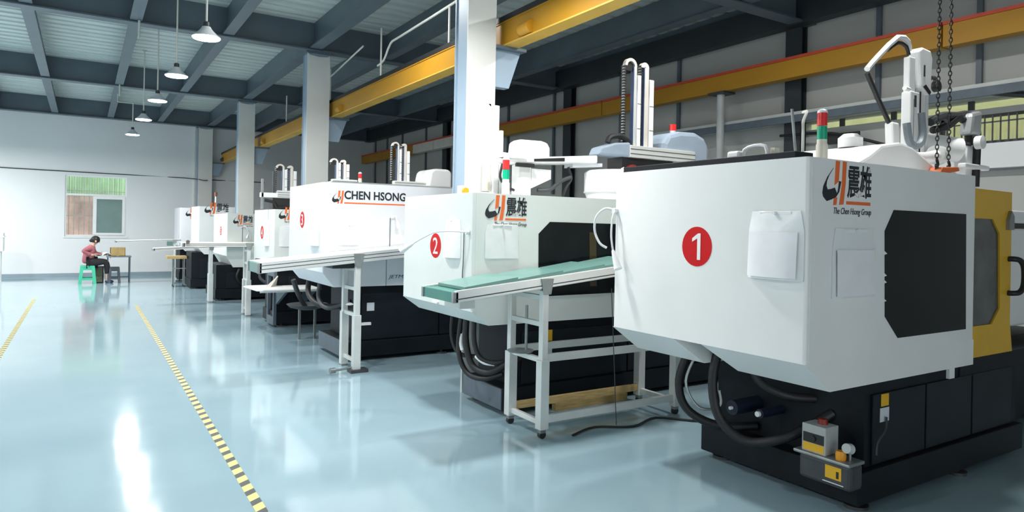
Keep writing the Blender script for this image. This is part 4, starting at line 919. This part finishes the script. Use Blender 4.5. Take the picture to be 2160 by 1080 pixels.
# ------------------------------------------------------------------ the corner with the seated person
def plastic_stool(name, label, x, y, w, h, m, cat='stool', taper=.80, arch=True, group=None):
    t = thing(name, label, cat, (x, y, 0), group)
    a, b = w / 2 * taper, w / 2
    M().box(x - a, x + a, y - a, y + a, h - .035, h).build('seat', m, t, bevel=.012)
    lw = .075 * w / .40
    for sx in (-1, 1):
        for sy in (-1, 1):
            M().hexa([(x + sx * b, y + sy * b, 0), (x + sx * (b - lw), y + sy * b, 0), (x + sx * (b - lw), y + sy * (b - lw), 0), (x + sx * b, y + sy * (b - lw), 0)],
                     [(x + sx * a, y + sy * a, h - .03), (x + sx * (a - lw), y + sy * a, h - .03), (x + sx * (a - lw), y + sy * (a - lw), h - .03), (x + sx * a, y + sy * (a - lw), h - .03)]).build('leg', m, t)
    if arch:
        for sy in (-1, 1):
            for z0, z1, q in ((h - .11, h - .03, a), (.10, .155, b * .96)):
                M().box(x - q + .02, x + q - .02, y + sy * (q - .02), y + sy * (q - .005), z0, z1).build('apron', m, t)
        for sx in (-1, 1):
            for z0, z1, q in ((h - .11, h - .03, a), (.10, .155, b * .96)):
                M().box(x + sx * (q - .02), x + sx * (q - .005), y - q + .02, y + q - .02, z0, z1).build('apron', m, t)
    return t
plastic_stool('plastic_stool', 'jade green plastic stool the person sits on', .10, 20.62, .40, .465, JADE)
plastic_stool('plastic_stool', 'charcoal plastic stool under the small table', .70, 20.62, .29, .42, DSTOOL, arch=True)
t = thing('parts_crate', 'dark olive crate on the floor between the stool and the table', 'crate', (.34, 20.78, 0))
m = M(); m.box(.22, .46, 20.70, 20.72, 0, .42).box(.22, .46, 20.98, 21.0, 0, .42).box(.22, .24, 20.7, 21.0, 0, .42).box(.44, .46, 20.7, 21.0, 0, .42).box(.22, .46, 20.7, 21.0, 0, .02); m.build('body', OLIVE, t)
M().box(.21, .47, 20.69, 21.01, .40, .43).build('rim', DSTOOL, t)
t = thing('side_table', 'small grey metal table carrying a cardboard box', 'table', (.80, 20.75, 0))
B('table_top', mat('table_grey', (.22, .24, .26), .5), t, .52, 1.08, 20.5, 21.0, .675, .705)
for x in (.55, 1.05):
    for y in (20.53, 20.97): B('leg', SLATE, t, x - .013, x + .013, y - .013, y + .013, 0, .675)
B('shelf', SLATE, t, .53, 1.07, 20.8, 20.99, .125, .145)
t = thing('cardboard_box', 'open cardboard box on the small grey table', 'box', (.77, 20.72, .705))
m = M(); x0, x1, y0, y1, z0, z1 = .60, .94, 20.56, 20.88, .705, .925
m.box(x0, x1, y0, y0 + .01, z0, z1).box(x0, x1, y1 - .01, y1, z0, z1).box(x0, x0 + .01, y0, y1, z0, z1).box(x1 - .01, x1, y0, y1, z0, z1).box(x0, x1, y0, y1, z0, z0 + .01); m.build('walls', CARD, t)
B('tape_strip', mat('brown_tape', (.36, .26, .12), .4), t, .745, .795, y0 - .002, y0, z0, z1)
t = thing('white_cabinet', 'white cabinet on thin legs at the left edge', 'cabinet', (-2.1, 21.7, 0))
M().box(-2.5, -1.73, 21.5, 21.9, .80, 1.27).build('body', PLASTIC, t, bevel=.01)
B('lid', PLASTIC, t, -2.52, -1.71, 21.48, 21.92, 1.16, 1.19)
for x in (-2.46, -1.80):
    for y in (21.54, 21.86): B('leg', ALUP, t, x - .02, x + .02, y - .02, y + .02, 0, .80)

# person
def skin_mesh(name, verts, edges, radii, material, parent=None, sub=2, root=0, org=None):
    me = bpy.data.meshes.new(name); org = ORG[parent.name] if parent else Vector(org)
    me.from_pydata([Vector(v) - org for v in verts], edges, [])
    o = bpy.data.objects.new(name, me); COL.objects.link(o)
    o.modifiers.new('skin', 'SKIN')
    for i, d in enumerate(me.skin_vertices[0].data):
        r = radii[i]; d.radius = (r, r) if not isinstance(r, tuple) else r
        d.use_root = (i == root)
    sb = o.modifiers.new('sub', 'SUBSURF'); sb.levels = sub; sb.render_levels = sub
    bpy.context.view_layer.update()
    nm = bpy.data.meshes.new_from_object(o.evaluated_get(bpy.context.evaluated_depsgraph_get()))
    bpy.data.objects.remove(o); nm.name = name
    nm.materials.clear(); nm.materials.append(material)
    for p in nm.polygons: p.use_smooth = True
    o = bpy.data.objects.new(name, nm); COL.objects.link(o)
    if parent: o.parent = parent
    else: o.location = org
    ORG[o.name] = org
    return o
px_, py_ = .10, 20.66
def pp(x, y, z): return (px_ + x, py_ + y, z)
V = [pp(.02, 0, .55), pp(.04, 0, .72), pp(.07, 0, .88), pp(.11, 0, .99), pp(.145, 0, 1.05), pp(.18, 0, 1.10), pp(.21, 0, 1.16),   # 0-6 spine, neck, head
     pp(.06, -.17, .94), pp(-.10, -.24, .84), pp(.10, -.24, .74), pp(.19, -.15, .76),    # near arm 7-10: elbow swung back, hand in front
     pp(.08, .17, .94), pp(.16, .22, .76), pp(.34, .14, .74), pp(.42, .08, .75),         # far arm 11-14
     pp(.06, -.10, .54), pp(.42, -.11, .56), pp(.43, -.10, .30), pp(.43, -.10, .07), pp(.53, -.10, .035),   # near leg 15-19
     pp(.06, .10, .54), pp(.42, .11, .56), pp(.45, .12, .30), pp(.44, .12, .07), pp(.54, .12, .035)]         # far leg 20-24
E_ = [(0, 1), (1, 2), (2, 3), (3, 4), (4, 5), (5, 6), (2, 7), (7, 8), (8, 9), (9, 10), (2, 11), (11, 12), (12, 13), (13, 14),
      (0, 15), (15, 16), (16, 17), (17, 18), (18, 19), (0, 20), (20, 21), (21, 22), (22, 23), (23, 24)]
Rr = [.12, .11, .115, .055, .05, .085, .07, .05, .04, .033, .024, .05, .04, .033, .024, .08, .06, .048, .034, .025, .08, .06, .048, .034, .025]
def fingers(base, dirv, side):
    i0 = len(V) ; b = Vector(V[base]); d = Vector(dirv).normalized(); s = Vector(side)
    for k, (off, ln) in enumerate(((-.03, .05), (-.022, .075), (-.007, .085), (.008, .08), (.022, .06))):
        p1 = b + s * off + d * .045; p2 = p1 + d * ln * .55; p3 = p2 + d * ln * .4 + Vector((0, 0, -.02))
        j = len(V); V.extend([tuple(p1), tuple(p2), tuple(p3)]); Rr.extend([.010, .009, .008]); E_.extend([(base, j), (j, j + 1), (j + 1, j + 2)])
fingers(10, (.8, .4, -.1), (0.3, -.8, .1)); fingers(14, (.8, -.4, -.1), (.3, .8, .1))
person = skin_mesh('person', V, E_, Rr, SKIN, None, org=(px_, py_, .46))
tag(person, 'person in a dusty pink jacket seated on the green stool, head bowed', 'person')
ORG[person.name] = Vector((px_, py_, .46))
jv = [pp(.02, 0, .50), pp(.01, 0, .62), pp(.03, 0, .76), pp(.06, 0, .88), pp(.09, 0, .97), pp(.06, -.16, .93), pp(-.12, -.25, .84), pp(.08, -.25, .745), pp(.08, .16, .93), pp(.16, .23, .76), pp(.32, .155, .742)]
skin_mesh('jacket', jv, [(0, 1), (1, 2), (2, 3), (3, 4), (3, 5), (5, 6), (6, 7), (3, 8), (8, 9), (9, 10)], [(.17, .16), (.17, .15), (.175, .15), (.16, .14), .085, .085, .062, .05, .085, .062, .05], JACKET, person)
tv = [pp(.02, 0, .54), pp(.08, -.10, .545), pp(.42, -.11, .56), pp(.43, -.10, .34), pp(.43, -.10, .22), pp(.08, .10, .545), pp(.42, .11, .56), pp(.45, .12, .34), pp(.445, .12, .22)]
skin_mesh('trousers', tv, [(0, 1), (1, 2), (2, 3), (3, 4), (0, 5), (5, 6), (6, 7), (7, 8)], [.15, .115, .085, .07, .06, .115, .085, .07, .06], TROUS, person)
def ell(c, r, nu=16, nv=10, cut=None):
    return M().lathe([(max(.001, math.sin(PI * j / nv)), -math.cos(PI * j / nv)) for j in range(nv + 1)], (0, 0, 0), nu), c, r
m_, c_, r_ = ell(pp(.165, 0, 1.135), (.105, .10, .10))
m_.v = [Vector((c_[0] + p.x * r_[0], c_[1] + p.y * r_[1], c_[2] + p.z * r_[2])) for p in m_.v]
hr = m_.build('hair', HAIR, person, smooth=True)
m_, c_, r_ = ell(pp(.075, 0, 1.11), (.05, .05, .045)); m_.v = [Vector((c_[0] + p.x * r_[0], c_[1] + p.y * r_[1], c_[2] + p.z * r_[2])) for p in m_.v]
m_.build('hair_bun', HAIR, hr, smooth=True)
fc = pp(.255, 0, 1.07)
M().hexa([(fc[0] - .01, fc[1] - .012, fc[2] - .02), (fc[0] + .02, fc[1] - .008, fc[2] - .02), (fc[0] + .02, fc[1] + .008, fc[2] - .02), (fc[0] - .01, fc[1] + .012, fc[2] - .02)],
         [(fc[0] - .01, fc[1] - .006, fc[2] + .02), (fc[0] + .004, fc[1] - .004, fc[2] + .02), (fc[0] + .004, fc[1] + .004, fc[2] + .02), (fc[0] - .01, fc[1] + .006, fc[2] + .02)]).build('nose', SKIN, person)
for sy in (-1, 1):
    m_, c_, r_ = ell(pp(.262, sy * .032, 1.10), (.008, .012, .008), 10, 6); m_.v = [Vector((c_[0] + p.x * r_[0], c_[1] + p.y * r_[1], c_[2] + p.z * r_[2])) for p in m_.v]
    m_.build('eye', INK, person, smooth=True)
    m_, c_, r_ = ell(pp(.17, sy * .098, 1.09), (.022, .012, .03), 10, 6); m_.v = [Vector((c_[0] + p.x * r_[0], c_[1] + p.y * r_[1], c_[2] + p.z * r_[2])) for p in m_.v]
    m_.build('ear', SKIN, person, smooth=True)
    m_, c_, r_ = ell(pp(.49, sy * .11, .035), (.10, .045, .035), 14, 8); m_.v = [Vector((c_[0] + p.x * r_[0], c_[1] + p.y * r_[1], max(.001, c_[2] + p.z * r_[2]))) for p in m_.v]
    m_.build('shoe', BLUEINK, person, smooth=True)
# work piece in the hands
m = M().grid(lambda u, v: Vector((px_ + .30 + .22 * u, py_ - .14 + .2 * v, .70 + .13 * math.sin(2.2 * u + v) - .05 * u)), 8, 6)
wp = m.build('white_bag', PLASTIC, smooth=True); sm = wp.modifiers.new('solid', 'SOLIDIFY'); sm.thickness = .01
tag(wp, 'crumpled white plastic bag in the hands of the seated person', 'bag')
